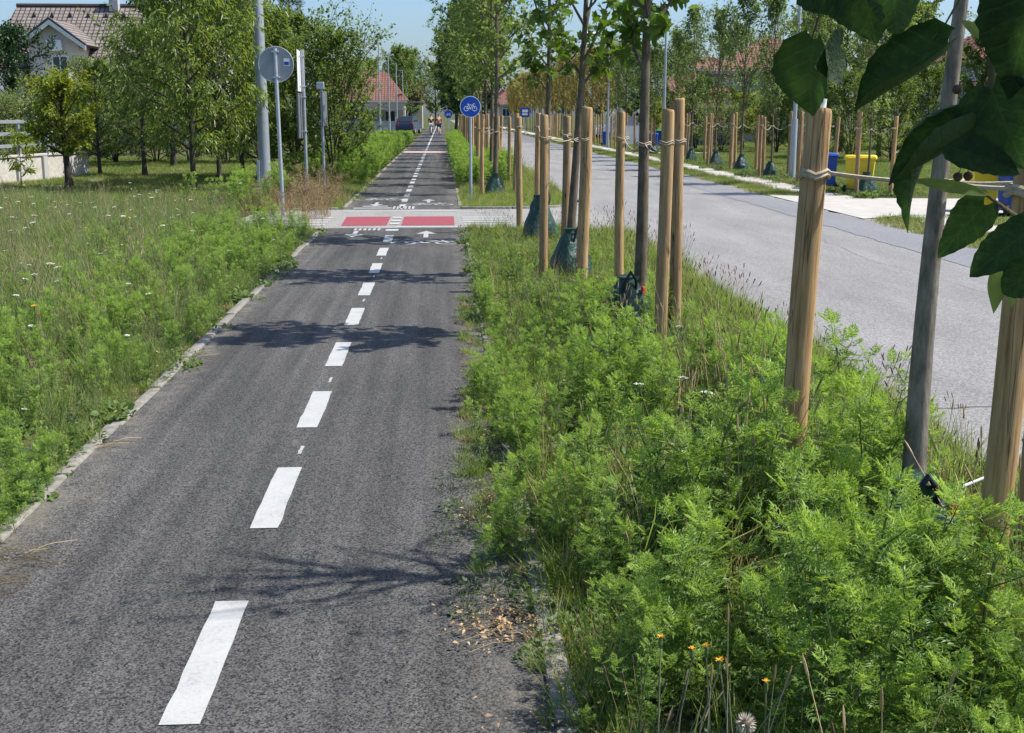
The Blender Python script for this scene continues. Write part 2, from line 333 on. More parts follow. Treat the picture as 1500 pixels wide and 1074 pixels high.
# ================================================================== THE SETTING
rng = np.random.default_rng(11)
g = Geo().poly([(-900, -60, -.03), (900, -60, -.03), (900, 2500, -.03), (-900, 2500, -.03)])
obj('ground', g, 'soil', kind='structure')
PL, PR, ROADL, ROADR = -1.90, 0.30, 2.8, 7.4
def wavy_strip(x0, x1, y0, y1, z, step=.35, amp=.02, seed=1):
    r = np.random.default_rng(seed); ys = np.concatenate([np.arange(y0, min(y1, 60), step), [y1]]); V = []; F = []
    for i, y in enumerate(ys):
        V += [(x0 + r.normal(0, amp), y, z), (x1 + r.normal(0, amp), y, z)]
        if i: F.append((2 * i - 2, 2 * i - 1, 2 * i + 1, 2 * i))
    return Geo().add(V, F)
path = obj('bicycle_path', wavy_strip(PL - .04, PR + .04, -4, 330, 0, .3, .006, 3), 'path_asphalt', kind='structure')
road = obj('road', wavy_strip(ROADL, ROADR, -8, 420, -.006, .3, .035, 4), 'road_asphalt', kind='structure')
obj('repair_strip', wavy_strip(6.35, 7.3, -8, 120, -.001, .3, .02, 5), 'road_patch', road)
def crack(pts, wd, seed):
    r = np.random.default_rng(seed); P = [Vector((x, y, 0)) for x, y in pts]; Q = []
    for a, b in zip(P, P[1:]):
        for k in range(14): Q.append(a.lerp(b, k / 14) + Vector((r.normal(0, .012), r.normal(0, .012), 0)))
    Q.append(P[-1]); V = []; F = []
    for i, q in enumerate(Q):
        d = (Q[min(i + 1, len(Q) - 1)] - Q[max(i - 1, 0)]).normalized(); nn = Vector((-d.y, d.x, 0)) * wd * r.uniform(.4, 1.2)
        V += [(q + nn)[:2] + (-.002,), (q - nn)[:2] + (-.002,)]
        if i: F.append((2 * i - 2, 2 * i - 1, 2 * i + 1, 2 * i))
    return Geo().add(V, F)
for i, c in enumerate([[(2.9, 7.15), (4.4, 7.25), (6.3, 7.2)], [(6.3, 17.6), (6.9, 17.1), (7.3, 17.2)], [(3.2, 12.5), (4.2, 13.6), (4.6, 15.5)], [(5.2, 9), (5.6, 12), (5.4, 15), (5.7, 19)]]):
    obj('crack', crack(c, .009 if i < 2 else .003, 20 + i), 'crack', road)
# side street that crosses the path
def arc(cx, cy, r, a0, a1, n): return [(cx + r * math.cos(R(a0 + (a1 - a0) * i / n)), cy + r * math.sin(R(a0 + (a1 - a0) * i / n))) for i in range(n + 1)]
near_c = arc(1.35, 18.0, 1.55, 90, 0, 7); far_c = arc(1.35, 25.0, 1.55, 0, -90, 7)
pts = [(-3.7, 19.75), (-1.9, 19.55)] + near_c + far_c + [(-2.0, 23.45), (-3.4, 23.3)]
street = obj('side_street', Geo().poly([(x, y, .004) for x, y in pts]), 'street_asphalt', kind='structure')
def stone_along(a, b, wd, h, z, parent, mat='kerb_concrete'):
    a, b = Vector((*a, 0)), Vector((*b, 0)); d = b - a
    return obj('kerb_stone', Geo().box((0, 0, 0), (d.length - .012, wd, h), .008), mat, parent, 40, loc=((a + b) / 2) + Vector((0, 0, z)), rz=math.atan2(d.y, d.x))
FK = [(.36, 23.52)] + [(x, y + .07) for x, y in far_c[::-1]] + [(2.85, 26), (2.85, 27)]
for a, b in zip(FK, FK[1:]): stone_along(a, b, .12, .2, -.05, street)
for a, b in zip([(-3.4, 23.4), (-2.7, 23.45)], [(-2.7, 23.45), (-2.02, 23.52)]): stone_along(a, b, .12, .2, -.06, street)
# flush edging stones of the path
kme = tomesh('kerb_stone', Geo().box((0, 0, 0), (.08, .985, .16), .012), 'kerb_concrete', 40)
for side, x in ((0, PL - .052), (1, PR + .052)):
    for seg in ((-2, 19), (24, 66)):
        y = seg[0] + (.3 if side else 0)
        while y < seg[1]:
            o = link('kerb_stone', kme, path, loc=(x + random.gauss(0, .006), y + .5, -.066 + random.gauss(0, .004)))
            o.rotation_euler = (random.gauss(0, .004), random.gauss(0, .03), random.gauss(0, .006)); y += 1.0
sheet0 = Geo().poly([(PL + .02, 58.6, .003), (PR - .02, 58.6, .003), (PR - .02, 61.6, .003), (PL + .02, 61.6, .003)]); obj('crossing_band', sheet0, 'faded_pink', path)
# pavement, driveway and garden walk beyond the road
obj('far_pavement', Geo().add(*(lambda G_: (G_.arr(), G_.F))(wavy_strip(8.2, 9.2, 4, 200, -.004, .5, .02, 8))), 'pavement', kind='structure')
dv = [(7.42, 20.9), (8.4, 21.6), (11, 21.9), (19, 22.0), (19, 25.6), (11, 25.9), (8.6, 26.3), (7.42, 27.6)]
obj('driveway', Geo().poly([(x, y, .002) for x, y in dv]), 'pavement', kind='structure')
obj('garden_walk', Geo().poly([(9.3, 57.4, .0), (30, 58, .0), (30, 59.3, .0), (9.3, 58.8, .0)]), 'pavement', kind='structure')
obj('gravel_edge', Geo().poly([(7.42, 3, -.012), (7.75, 3, -.012), (7.75, 60, -.012), (7.42, 60, -.012)]), 'gravel', kind='structure')
# ---- painted markings
CX = -.81; LW = .125
dme = None
def dash(y0, ln, wd=LW, mat='white_paint', x=CX, z=.004, parent=path, name='lane_dash'):
    r = np.random.default_rng(int(abs(y0) * 100)); n = 9; V = []; F = []
    for i in range(n):
        yy = y0 + ln * i / (n - 1); V += [(x - wd / 2 + r.normal(0, .0022), yy, z), (x + wd / 2 + r.normal(0, .0022), yy, z)]
        if i: F.append((2 * i - 2, 2 * i - 1, 2 * i + 1, 2 * i))
    return obj(name, Geo().add(V, F), mat, parent)
for k in range(-2, 9): dash(3.37 + 1.758 * k, .94)
for k in range(26): dash(23.85 + 1.72 * k, .92)
dash(68.6, 200, .11, name='centre_line')
for y in (6.32, 8.1, 11.75, 13.55, 15.3): dash(y, .16, .018, 'worn_white', CX + .02, name='guide_mark')
for k in range(3): dash(20.15 + .6 * k, .3, .16, 'white_paint', CX, .0125, street)
dash(19.1, .28, .2, 'white_paint', CX)
def sheet(name, pts, z, mat, parent): return obj(name, Geo().poly([(x, y, z) for x, y in pts]), mat, parent)
sheet('red_field', [(-1.68, 20.0), (CX - .12, 20.0), (CX - .12, 21.75), (-1.72, 21.75)], .0085, 'red_paint', street)
sheet('red_field', [(CX + .12, 20.0), (.19, 20.0), (.20, 21.75), (CX + .12, 21.75)], .0085, 'red_paint', street)
sheet('border_line', [(CX + .05, 19.66), (.30, 19.66), (.30, 19.82), (CX + .05, 19.82)], .0085, 'white_paint', street)
sheet('border_line', [(-1.88, 22.9), (.30, 22.9), (.30, 23.1), (-1.88, 23.1)], .0085, 'worn_white', street)
sheet('border_line', [(-1.85, 19.62), (CX - .35, 19.62), (CX - .35, 19.7), (-1.85, 19.7)], .0085, 'worn_white', street)
for k in range(4):
    sheet('crossing_stripe', [(.34, 20.05 + .46 * k), (1.15, 20.05 + .46 * k), (1.15, 20.29 + .46 * k), (.34, 20.29 + .46 * k)], .0085, 'worn_white', street)
    sheet('crossing_stripe', [(-2.7, 20.05 + .46 * k), (-1.95, 20.05 + .46 * k), (-1.95, 20.29 + .46 * k), (-2.7, 20.29 + .46 * k)], .0085, 'worn_white', street)
for k in range(6):   # give-way blocks
    sheet('give_way_block', [(-1.42 + .075 * k, 19.2), (-1.375 + .075 * k, 19.2), (-1.375 + .075 * k, 19.52), (-1.42 + .075 * k, 19.52)], .004, 'worn_white', path)
    sheet('give_way_block', [(-.98 + .075 * k, 23.6), (-.935 + .075 * k, 23.6), (-.935 + .075 * k, 24.3), (-.98 + .075 * k, 24.3)], .004, 'worn_white', path)
sheet('give_way_line', [(-1.75, 23.75), (-1.0, 23.75), (-1.0, 23.95), (-1.75, 23.95)], .004, 'white_paint', path)
sheet('give_way_line', [(-1.6, 24.25), (-1.1, 24.25), (-1.1, 24.45), (-1.6, 24.45)], .004, 'worn_white', path)
def arrow(x, y, s, up=1):
    P = [(-.035, 0), (.035, 0), (.035, .55), (.15, .55), (0, 1.0), (-.15, .55), (-.035, .55)]
    P = [(x + a * s, y + b * s * up) for a, b in P]
    return sheet('painted_arrow', P if up > 0 else P[::-1], .0045, 'worn_white', path)
arrow(-1.36, 19.1, 1.0, -1); arrow(-.26, 18.0, 1.05, 1); arrow(-1.36, 25.4, 1.0, -1); arrow(-.3, 25.3, 1.0, 1)
def strip2(pts, wd):
    G_ = Geo()
    for a, b in zip(pts, pts[1:]):
        a, b = Vector((*a, 0)), Vector((*b, 0)); d = (b - a).normalized(); nn = Vector((-d.y, d.x, 0)) * wd / 2; e = d * wd * .3
        G_.add([(a - e - nn)[:], (b + e - nn)[:], (b + e + nn)[:], (a - e + nn)[:]], [(0, 1, 2, 3)])
    return G_
def ring2(cx, cy, r, wd, n=24):
    V = []; F = []
    for k in range(n):
        t = 2 * math.pi * k / n; V += [(cx + (r - wd / 2) * math.cos(t), cy + (r - wd / 2) * math.sin(t), 0), (cx + (r + wd / 2) * math.cos(t), cy + (r + wd / 2) * math.sin(t), 0)]
        j = (k + 1) % n; F.append((2 * k, 2 * k + 1, 2 * j + 1, 2 * j))
    return Geo().add(V, F)
def bike_pieces(wd):
    """side view of a bicycle, unit width, as separate flat pieces"""
    L = [ring2(-.32, -.14, .17, wd), ring2(.32, -.14, .17, wd)]
    for p in ([(-.32, -.14), (-.14, .13), (.2, .13), (-.02, -.14), (-.32, -.14)], [(-.02, -.14), (-.17, .2)], [(-.25, .2), (-.10, .2)], [(.32, -.14), (.2, .22), (.30, .25), (.36, .2)], [(-.08, -.14), (.05, -.18)]): L.append(strip2(p, wd))
    return L
def bike_geo(wd, zs=.0004):
    G_ = Geo()
    for i, p in enumerate(bike_pieces(wd)): G_.add(p.arr() + np.array([0, 0, zs * i]), p.F)
    return G_
for (x, y) in ((-.25, 17.4), (-1.36, 17.3 + 9.1), (-.3, 24.9)):
    b_ = bike_geo(.045, .0005).xf(Matrix.Diagonal((1.0, 1.15, 1, 1))); obj('painted_bicycle', b_, 'worn_white', path, loc=(x, y, .0045))

# ================================================================== FOLIAGE BUILDERS
def frames(D, Nn):
    """rotation matrices with y along D and z near Nn"""
    D = D / np.linalg.norm(D, axis=1, keepdims=True); X = np.cross(D, Nn); l = np.linalg.norm(X, axis=1, keepdims=True)
    X = np.where(l < 1e-4, np.array([[1., 0, 0]]), X / np.maximum(l, 1e-6)); Z = np.cross(X, D)
    return np.stack([X, D, Z], axis=2)
def stamp(T, F, pos, Rm, s):
    T = np.asarray(T, float); F = np.asarray(F); n, k = len(pos), len(T)
    s = np.asarray(s).reshape(n, 1, 1)
    V = np.einsum('nij,kj->nki', Rm, T) * s + pos[:, None, :]
    return V.reshape(-1, 3), (F[None] + (np.arange(n) * k)[:, None, None]).reshape(-1, F.shape[1])
LEAF2 = (np.array([(0, 0, 0), (.28, .42, .06), (0, 1, -.10), (-.28, .42, .06), (0, .45, -.02)]), np.array([(0, 1, 4), (4, 1, 2), (0, 4, 3), (4, 2, 3)]))
LEAFN = (np.array([(0, 0, 0), (.13, .45, .04), (0, 1, -.16), (-.13, .45, .04)]), np.array([(0, 1, 2), (0, 2, 3)]))
LEAFR = (np.array([(0, 0, 0), (.38, .22, .05), (.40, .6, .03), (0, 1, -.08), (-.40, .6, .03), (-.38, .22, .05), (0, .5, -.03)]), np.array([(6, 0, 1), (6, 1, 2), (6, 2, 3), (6, 3, 4), (6, 4, 5), (6, 5, 0)]))
_m = [(0, 0), (.18, .08), (.46, .05), (.36, .22), (.58, .46), (.36, .5), (.30, .62), (.16, .56), (.14, .80), (0, 1.05)]
_mv = [(x, y, .10 * abs(x) - .16 * y * y) for x, y in _m] + [(-x, y, .10 * abs(x) - .16 * y * y) for x, y in _m[-2:0:-1]] + [(0, .35, -.03)]
MAPLE = (np.array(_mv), np.array([(len(_mv) - 1, i, (i + 1) % (len(_mv) - 1)) for i in range(len(_mv) - 1)]))
NEEDLE = (np.array([(0, 0, 0), (.07, .5, 0), (0, 1, 0), (-.07, .5, 0)]), np.array([(0, 1, 2), (0, 2, 3)]))
def unit(v): return v / max(np.linalg.norm(v), 1e-9)
def gen_tree(seed, H, r0, clear, rad, nl, elev, twigs, lpt, leaf, ls, droop=.2, prof='oval', lean=(0, 0), up=.25, stems=1, twl=.45, sides=8, bare=0.0, lenj=.18, inner=.25, spread=.10, minr=.006):
    r = np.random.default_rng(seed); tr = Geo(); P = []; D = []
    def trunk_pt(t):
        return np.array([lean[0] * t * (t * .4 + .6) * H + .035 * math.sin(4.3 * t + seed) * min(1, H / 4), lean[1] * t * H + .035 * math.cos(5.1 * t + seed * 2) * min(1, H / 4), t * H])
    def trunk_r(t): return r0 * (1 - .86 * t) * (1 + .35 * math.exp(-t * H * 7))
    ts = np.linspace(0, .97, 14)
    if stems == 1: tr.tube([trunk_pt(t) for t in ts], [trunk_r(t) for t in ts], sides)
    else:
        for k in range(stems):
            a = 2 * math.pi * k / stems + r.uniform(0, .8); sp = rad * r.uniform(.25, .5)
            tr.tube([(math.cos(a) * sp * t ** 1.2 + .06 * math.cos(a), math.sin(a) * sp * t ** 1.2 + .06 * math.sin(a), t * H * .85) for t in np.linspace(0, 1, 8)], [r0 * .6 * (1 - .85 * t) for t in np.linspace(0, 1, 8)], 6)
    for i in range(nl):
        q = (i + r.uniform(.2, .8)) / nl; z = clear + (H * .97 - clear) * q; t = z / H
        if prof == 'oval': w_ = math.sin(math.pi * min(1, .16 + .80 * q)) ** .75
        elif prof == 'round': w_ = math.sqrt(max(.05, 1 - (2 * q - .9) ** 2 * .85))
        elif prof == 'column': w_ = (.75 + .35 * math.sin(math.pi * min(1, q * 1.1))) * (1 - .55 * max(0, q - .6) / .4)
        elif prof == 'cone': w_ = max(.06, 1 - q)
        else: w_ = 1 - .35 * q
        rd = rad * w_ * r.uniform(1 - lenj, 1 + lenj); az = i * 2.39996 + r.uniform(-.5, .5)
        e = R(elev[0] + (elev[1] - elev[0]) * q + r.uniform(-10, 10)); h = np.array([math.cos(az), math.sin(az), 0])
        d0 = h * math.cos(e) + np.array([0, 0, math.sin(e)]); L = min(rd / max(.35, math.cos(e)), (H * 1.02 - z) / max(.2, math.sin(e)) + .15 * rad)
        base = trunk_pt(min(t, .97)) if stems == 1 else np.array([h[0] * rad * .15, h[1] * rad * .15, z * .92])
        pts = [base]; d = d0.copy(); n = 5
        for k in range(n):
            d = unit(d + np.array([0, 0, up / n]) + r.normal(0, .09, 3)); pts.append(pts[-1] + d * L / n)
        rb = max(minr, trunk_r(min(t, .95)) * .5)
        tr.tube(pts, [rb * (1 - .8 * k / n) + .002 for k in range(n + 1)], 5, False)
        pts = np.array(pts)
        for j in range(twigs):
            f = inner + (1 - inner) * (j + r.uniform(0, 1)) / twigs; k = min(n - 1, int(f * n)); b = pts[k] + (pts[k + 1] - pts[k]) * (f * n - k)
            td = unit(unit(pts[k + 1] - pts[k]) * .8 + r.normal(0, .62, 3) + np.array([0, 0, up * .5])); tl = rd * twl * r.uniform(.6, 1.25) * (1.1 - .35 * f)
            m = b + td * tl * .5; td2 = unit(td + np.array([0, 0, -droop * .8]) + r.normal(0, .12, 3)); en = m + td2 * tl * .5
            tr.tube([b, m, en], [.0055, .004, .002] if H > 1.5 else [.003, .002, .001], 3, False)
            if r.uniform() < bare: continue
            nn = max(1, int(lpt * r.uniform(.6, 1.4))); u = r.uniform(.12, 1.05, nn)[:, None]
            q_ = np.where(u < .5, b + (m - b) * u * 2, m + (en - m) * (u - .5) * 2) + r.normal(0, spread * rd ** .5, (nn, 3)) * .55
            P.append(q_); D.append(td2[None] * .35 + h[None] * .3 + r.normal(0, .6, (nn, 3)) + np.array([0, 0, -droop]))
    P = np.concatenate(P); D = np.concatenate(D); nr = np.random.default_rng(seed + 1)
    Nn = np.array([[0, 0, 1.]]) + nr.normal(0, .55, P.shape) + np.array([[.25, 0, 0]])
    V, F = stamp(leaf[0], leaf[1], P, frames(D, Nn), ls * nr.uniform(.45, 1.35, len(P)))
    return tr, (V, F)
class TreeKind:
    def __init__(s, name, barkm, leafm, *a, **k):
        tr, (V, F) = gen_tree(*a, **k); s.t = tomesh('trunk', tr, barkm, 60); s.c = trimesh('crown', V, F, leafm)
def plant_tree(name, kind, label, cat, loc, rz=0, sc=1.0, group=None, tilt=(0, 0)):
    o = thing(name, label, cat, loc, rz, group); o.scale = (sc,) * 3 if not hasattr(sc, '__len__') else sc
    o.rotation_mode = 'ZYX'; o.rotation_euler = (tilt[0], tilt[1], rz)
    link('trunk', kind.t, o); link('crown', kind.c, o, 'stuff'); return o
# ---- low plants used by the ground cover
SRC = {}
def source(colname, objs):
    c = bpy.data.collections.new(colname)
    for i, me in enumerate(objs):
        o = bpy.data.objects.new(f'{colname}_{i:02d}', me); c.objects.link(o)
    SRC[colname] = c
def multi(name, parts):
    """one mesh from [(V,F,mat)...] with several materials"""
    Vs = []; Fs = []; mi = []; n = 0; mats = []
    for V, F, mt in parts:
        V = np.asarray(V); 
        if len(V) == 0: continue
        F = [tuple(int(i) + n for i in f) for f in F]
        if mt not in mats: mats.append(mt)
        Vs.append(V); Fs += F; mi += [mats.index(mt)] * len(F); n += len(V)
    me = bpy.data.meshes.new(name); me.from_pydata(np.concatenate(Vs).tolist(), [], Fs)
    for mt in mats: me.materials.append(M[mt])
    me.polygons.foreach_set('material_index', mi); me.update(); return me
def ragweed_leaf():
    V = [(0, 0, 0), (.012, .0, 0), (.006, .95, -.12), (-.006, .95, -.12), (-.012, 0, 0)]; F = [(0, 1, 2), (0, 2, 3), (0, 3, 4)]
    def lobe(x, y, z, a, L, wd):
        n = len(V); d = (math.sin(a), math.cos(a)); p = (d[1], -d[0])
        m1 = (x + d[0] * L * .45 + p[0] * wd, y + d[1] * L * .45 + p[1] * wd, z + .012); m2 = (x + d[0] * L * .45 - p[0] * wd, y + d[1] * L * .45 - p[1] * wd, z + .012)
        V.extend([(x, y, z), m1, (x + d[0] * L, y + d[1] * L, z - .05), m2]); F.extend([(n, n + 1, n + 2), (n, n + 2, n + 3)])
    for k, y in enumerate((.22, .42, .61, .78)):
        L = (.33, .44, .37, .25)[k]; z = -.12 * y
        for s in (-1, 1):
            a = s * R(60 - 6 * k); lobe(0, y, z, a, L, .044)
            if k < 3:
                for fr, sg in ((.42, 1), (.58, -1)):
                    lobe(math.sin(a) * L * fr, y + math.cos(a) * L * fr, z, a + sg * R(40), L * .46, .026)
    lobe(0, .78, -.09, 0, .36, .048)
    return np.array(V), np.array(F)
RWL = ragweed_leaf()
def ragweed(seed, H=.6, bushy=1.0):
    r = np.random.default_rng(seed); st = Geo(); P = []; D = []; S = []; Pt = []; Dt = []; St = []
    def shoot(base, d, L, rad, depth, tip=True):
        n = 7; pts = [base]; 
        for k in range(n):
            d = unit(d + r.normal(0, .06, 3) + np.array([0, 0, .06])); pts.append(pts[-1] + d * L / n)
        st.tube(pts, [rad * (1 - .75 * k / n) for k in range(n + 1)], 4, False)
        nodes = int(L / .052) + 2
        for j in range(nodes):
            f = (j + .6) / nodes
            if depth == 0 and f < .18: continue
            k = min(n - 1, int(f * n)); b = pts[k] + (pts[k + 1] - pts[k]) * (f * n - k); az = j * 1.9 + r.uniform(-.3, .3)
            for s in (0, math.pi):
                h = np.array([math.cos(az + s), math.sin(az + s), r.uniform(.0, .7) if f > .5 else r.uniform(-.3, .4)])
                sz = (.112 if depth == 0 else .092) * r.uniform(.75, 1.2) * (1.0 - .42 * f)
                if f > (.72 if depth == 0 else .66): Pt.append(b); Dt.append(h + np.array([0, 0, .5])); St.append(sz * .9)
                else: P.append(b); D.append(h); S.append(sz)
            if depth == 0 and .15 < f < .85 and r.uniform() < .62 * bushy:
                a2 = az + 1.57 + r.uniform(-.4, .4); e = R(r.uniform(35, 60))
                shoot(b, np.array([math.cos(a2) * math.cos(e), math.sin(a2) * math.cos(e), math.sin(e)]), H * .42 * (1.05 - .6 * f) * r.uniform(.7, 1.2), rad * .55, 1)
        for j in range(5):
            Pt.append(pts[-1]); Dt.append(np.array([r.normal(0, .55), r.normal(0, .55), 1])); St.append(.06 * r.uniform(.7, 1.2))
    shoot(np.zeros(3), unit(np.array([r.normal(0, .12), r.normal(0, .12), 1])), H, .0055, 0)
    def blk(P, D, S):
        P, D = np.array(P), np.array(D); return stamp(RWL[0], RWL[1], P, frames(D, np.array([[0, 0, 1.]]) + r.normal(0, .28, P.shape)), S)
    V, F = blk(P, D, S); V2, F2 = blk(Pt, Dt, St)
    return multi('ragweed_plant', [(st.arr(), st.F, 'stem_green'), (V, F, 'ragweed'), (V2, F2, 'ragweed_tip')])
def blades(r, n, rad, h, wd, bend=.5, tilt=.35):
    """curved tapering grass blades"""
    a = r.uniform(0, 2 * math.pi, n); ro = rad * np.sqrt(r.uniform(0, 1, n)); b = np.stack([ro * np.cos(a), ro * np.sin(a), 0 * a], 1)
    az = r.uniform(0, 2 * math.pi, n); d = np.stack([np.cos(az), np.sin(az), 0 * az], 1); L = h * r.uniform(.45, 1.15, n)
    t0 = r.uniform(0, tilt, n); bn = bend * r.uniform(.3, 1.4, n); sd = np.stack([-np.sin(az), np.cos(az), 0 * az], 1)
    tw = r.uniform(-.9, .9, n)[:, None]; sd = sd * np.cos(tw) + d * np.sin(tw)
    Vs = []; p = b.copy(); seg = 3
    for k in range(seg + 1):
        wk = wd * (1, .85, .55, 0)[k] * r.uniform(.7, 1.2, n)
        if k < seg: Vs += [p - sd * wk[:, None] / 2, p + sd * wk[:, None] / 2]
        else: Vs += [p]
        an = t0 + bn * (k + .5) / seg; p = p + (d * np.sin(an)[:, None] + np.array([0, 0, 1.]) * np.cos(an)[:, None]) * (L / seg)[:, None]
    V = np.stack(Vs, 1); base = [(0, 1, 3), (0, 3, 2), (2, 3, 5), (2, 5, 4), (4, 5, 6)]
    F = (np.array(base)[None] + (np.arange(n) * 7)[:, None, None]).reshape(-1, 3)
    return V.reshape(-1, 3), F
def clump(seed, n, rad, h, wd, mat, bend=.5, tilt=.35, extra=None):
    r = np.random.default_rng(seed); V, F = blades(r, n, rad, h, wd, bend, tilt); parts = [(V, F, mat)]
    if extra: parts += extra(r)
    return multi('grass_clump', parts)
def stalks(r, n, h, rad, mat, head=None, hl=.05, hr=.004, tilt=.25):
    st = Geo(); hd = Geo()
    for _ in range(n):
        a = r.uniform(0, 6.28); b = np.array([math.cos(a), math.sin(a), 0]) * rad * r.uniform(0, 1); az = r.uniform(0, 6.28); tl = r.uniform(0, tilt); L = h * r.uniform(.7, 1.15)
        d = np.array([math.cos(az) * math.sin(tl), math.sin(az) * math.sin(tl), math.cos(tl)]); m = b + d * L * .5; e = m + unit(d + np.array([math.cos(az), math.sin(az), 0]) * .12) * L * .5
        st.tube([b, m, e], [.0016, .0013, .0009], 3, False)
        if head:
            q = unit(e - m); hd.tube([e, e + q * hl * .3, e + q * hl * .75, e + q * hl], [.001, hr, hr * .9, .0008], 5, False)
    P = [(st.arr(), st.F, mat)]
    if head: P.append((hd.arr(), hd.F, head))
    return P
def umbel(seed, H, petal='petal_white', rad=.035):
    r = np.random.default_rng(seed); st = Geo(); st.tube([(0, 0, 0), (r.normal(0, .03), r.normal(0, .03), H * .55), (r.normal(0, .05), r.normal(0, .05), H)], [.003, .0025, .002], 4, False)
    top = st.arr()[-1]; P = []
    for k in range(22):
        a = k * 2.4; q = rad * math.sqrt(k / 22); e = top + np.array([q * math.cos(a), q * math.sin(a), .02 - q * .25]); P.append(e)
        if k % 3 == 0: st.tube([top - np.array([0, 0, .02]), e], .0008, 3, False)
    P = np.array(P); V, F = stamp(LEAFR[0] - np.array([0, .5, 0]), LEAFR[1], P, frames(r.normal(0, 1, P.shape) * np.array([1, 1, .1]), np.tile([0, 0, 1.], (len(P), 1))), np.full(len(P), rad * .42))
    Ql = np.array([[0, 0, H * f] for f in np.linspace(.05, .5, 7)]); V2, F2 = stamp(RWL[0], RWL[1], Ql, frames(r.normal(0, 1, Ql.shape) + np.array([0, 0, .3]), np.tile([0, 0, 1.], (7, 1))), np.full(7, .09))
    return multi('umbel_plant', [(st.arr(), st.F, 'stem_green'), (V, F, petal), (V2, F2, 'herb')])
def herb(seed, n, rad, h, ls, mat, leaf=LEAF2):
    r = np.random.default_rng(seed); a = r.uniform(0, 6.28, n); q = rad * np.sqrt(r.uniform(0, 1, n)); P = np.stack([q * np.cos(a), q * np.sin(a), h * r.uniform(.05, 1, n) * (1 - .5 * (q / rad) ** 2)], 1)
    D = np.stack([np.cos(a), np.sin(a), r.uniform(-.2, .9, n)], 1) + r.normal(0, .5, (n, 3)); V, F = stamp(leaf[0], leaf[1], P, frames(D, np.array([[0, 0, 1.]]) + r.normal(0, .4, (n, 3))), ls * r.uniform(.6, 1.2, n))
    st = Geo()
    for k in range(0, n, 9): st.tube([(0, 0, 0), tuple(P[k])], [.002, .001], 3, False)
    return multi('herb', [(V, F, mat), (st.arr(), st.F, 'stem_green')])
def dry_weed(seed, H, mat='dry_weed'):
    r = np.random.default_rng(seed); st = Geo(); P = []
    for s in range(5):
        a = r.uniform(0, 6.28); b = np.array([math.cos(a), math.sin(a), 0]) * .06; d = unit(np.array([r.normal(0, .22), r.normal(0, .22), 1])); pts = [b + d * H * r.uniform(.7, 1) * t for t in np.linspace(0, 1, 5)]
        st.tube(pts, [.004, .0035, .003, .002, .001], 3, False)
        for k in range(12):
            f = r.uniform(.3, 1); q = b + (pts[-1] - b) * f; dd = unit(np.array([r.normal(0, 1), r.normal(0, 1), .8])); L = .16 * H * r.uniform(.5, 1.3); st.tube([q, q + dd * L], [.0018, .0009], 3, False)
            for u in r.uniform(.3, 1, 7): P.append(q + dd * L * u + r.normal(0, .012, 3))
    P = np.array(P); V, F = stamp(LEAF2[0], LEAF2[1], P, frames(r.normal(0, 1, P.shape), r.normal(0, 1, P.shape)), .026 * r.uniform(.5, 1.4, len(P)))
    return multi('dry_weed', [(st.arr(), st.F, 'straw'), (V, F, mat)])
def scatter(name, src, P, rz, sc, idx, tilt=.12, seed=0):
    r = np.random.default_rng(seed + 5); n = len(P); me = bpy.data.meshes.new(name)
    me.vertices.add(n); me.vertices.foreach_set('co', np.ascontiguousarray(P, np.float32).ravel())
    a = me.attributes.new('rot', 'FLOAT_VECTOR', 'POINT'); a.data.foreach_set('vector', np.stack([r.normal(0, tilt, n), r.normal(0, tilt, n), rz], 1).astype(np.float32).ravel())
    a = me.attributes.new('scl', 'FLOAT', 'POINT'); a.data.foreach_set('value', sc.astype(np.float32))
    a = me.attributes.new('idx', 'INT', 'POINT'); a.data.foreach_set('value', idx.astype(np.int32))
    o = link(name, me, None, 'stuff')
    ng = bpy.data.node_groups.new(name, 'GeometryNodeTree'); ng.interface.new_socket('Geometry', in_out='INPUT', socket_type='NodeSocketGeometry'); ng.interface.new_socket('Geometry', in_out='OUTPUT', socket_type='NodeSocketGeometry')
    i_ = ng.nodes.new('NodeGroupInput'); o_ = ng.nodes.new('NodeGroupOutput'); ip = ng.nodes.new('GeometryNodeInstanceOnPoints'); ci = ng.nodes.new('GeometryNodeCollectionInfo')
    ci.inputs['Collection'].default_value = SRC[src]; ci.inputs['Separate Children'].default_value = True; ci.inputs['Reset Children'].default_value = True
    def attr(nm, t):
        q = ng.nodes.new('GeometryNodeInputNamedAttribute'); q.data_type = t; q.inputs['Name'].default_value = nm; return q.outputs['Attribute']
    ng.links.new(i_.outputs[0], ip.inputs['Points']); ng.links.new(ci.outputs[0], ip.inputs['Instance']); ip.inputs['Pick Instance'].default_value = True
    e2r = ng.nodes.new('FunctionNodeEulerToRotation'); ng.links.new(attr('rot', 'FLOAT_VECTOR'), e2r.inputs[0]); ng.links.new(e2r.outputs[0], ip.inputs['Rotation'])
    ng.links.new(attr('scl', 'FLOAT'), ip.inputs['Scale']); ng.links.new(attr('idx', 'INT'), ip.inputs['Instance Index']); ng.links.new(ip.outputs[0], o_.inputs[0])
    md = o.modifiers.new('scatter', 'NODES'); md.node_group = ng
    return o

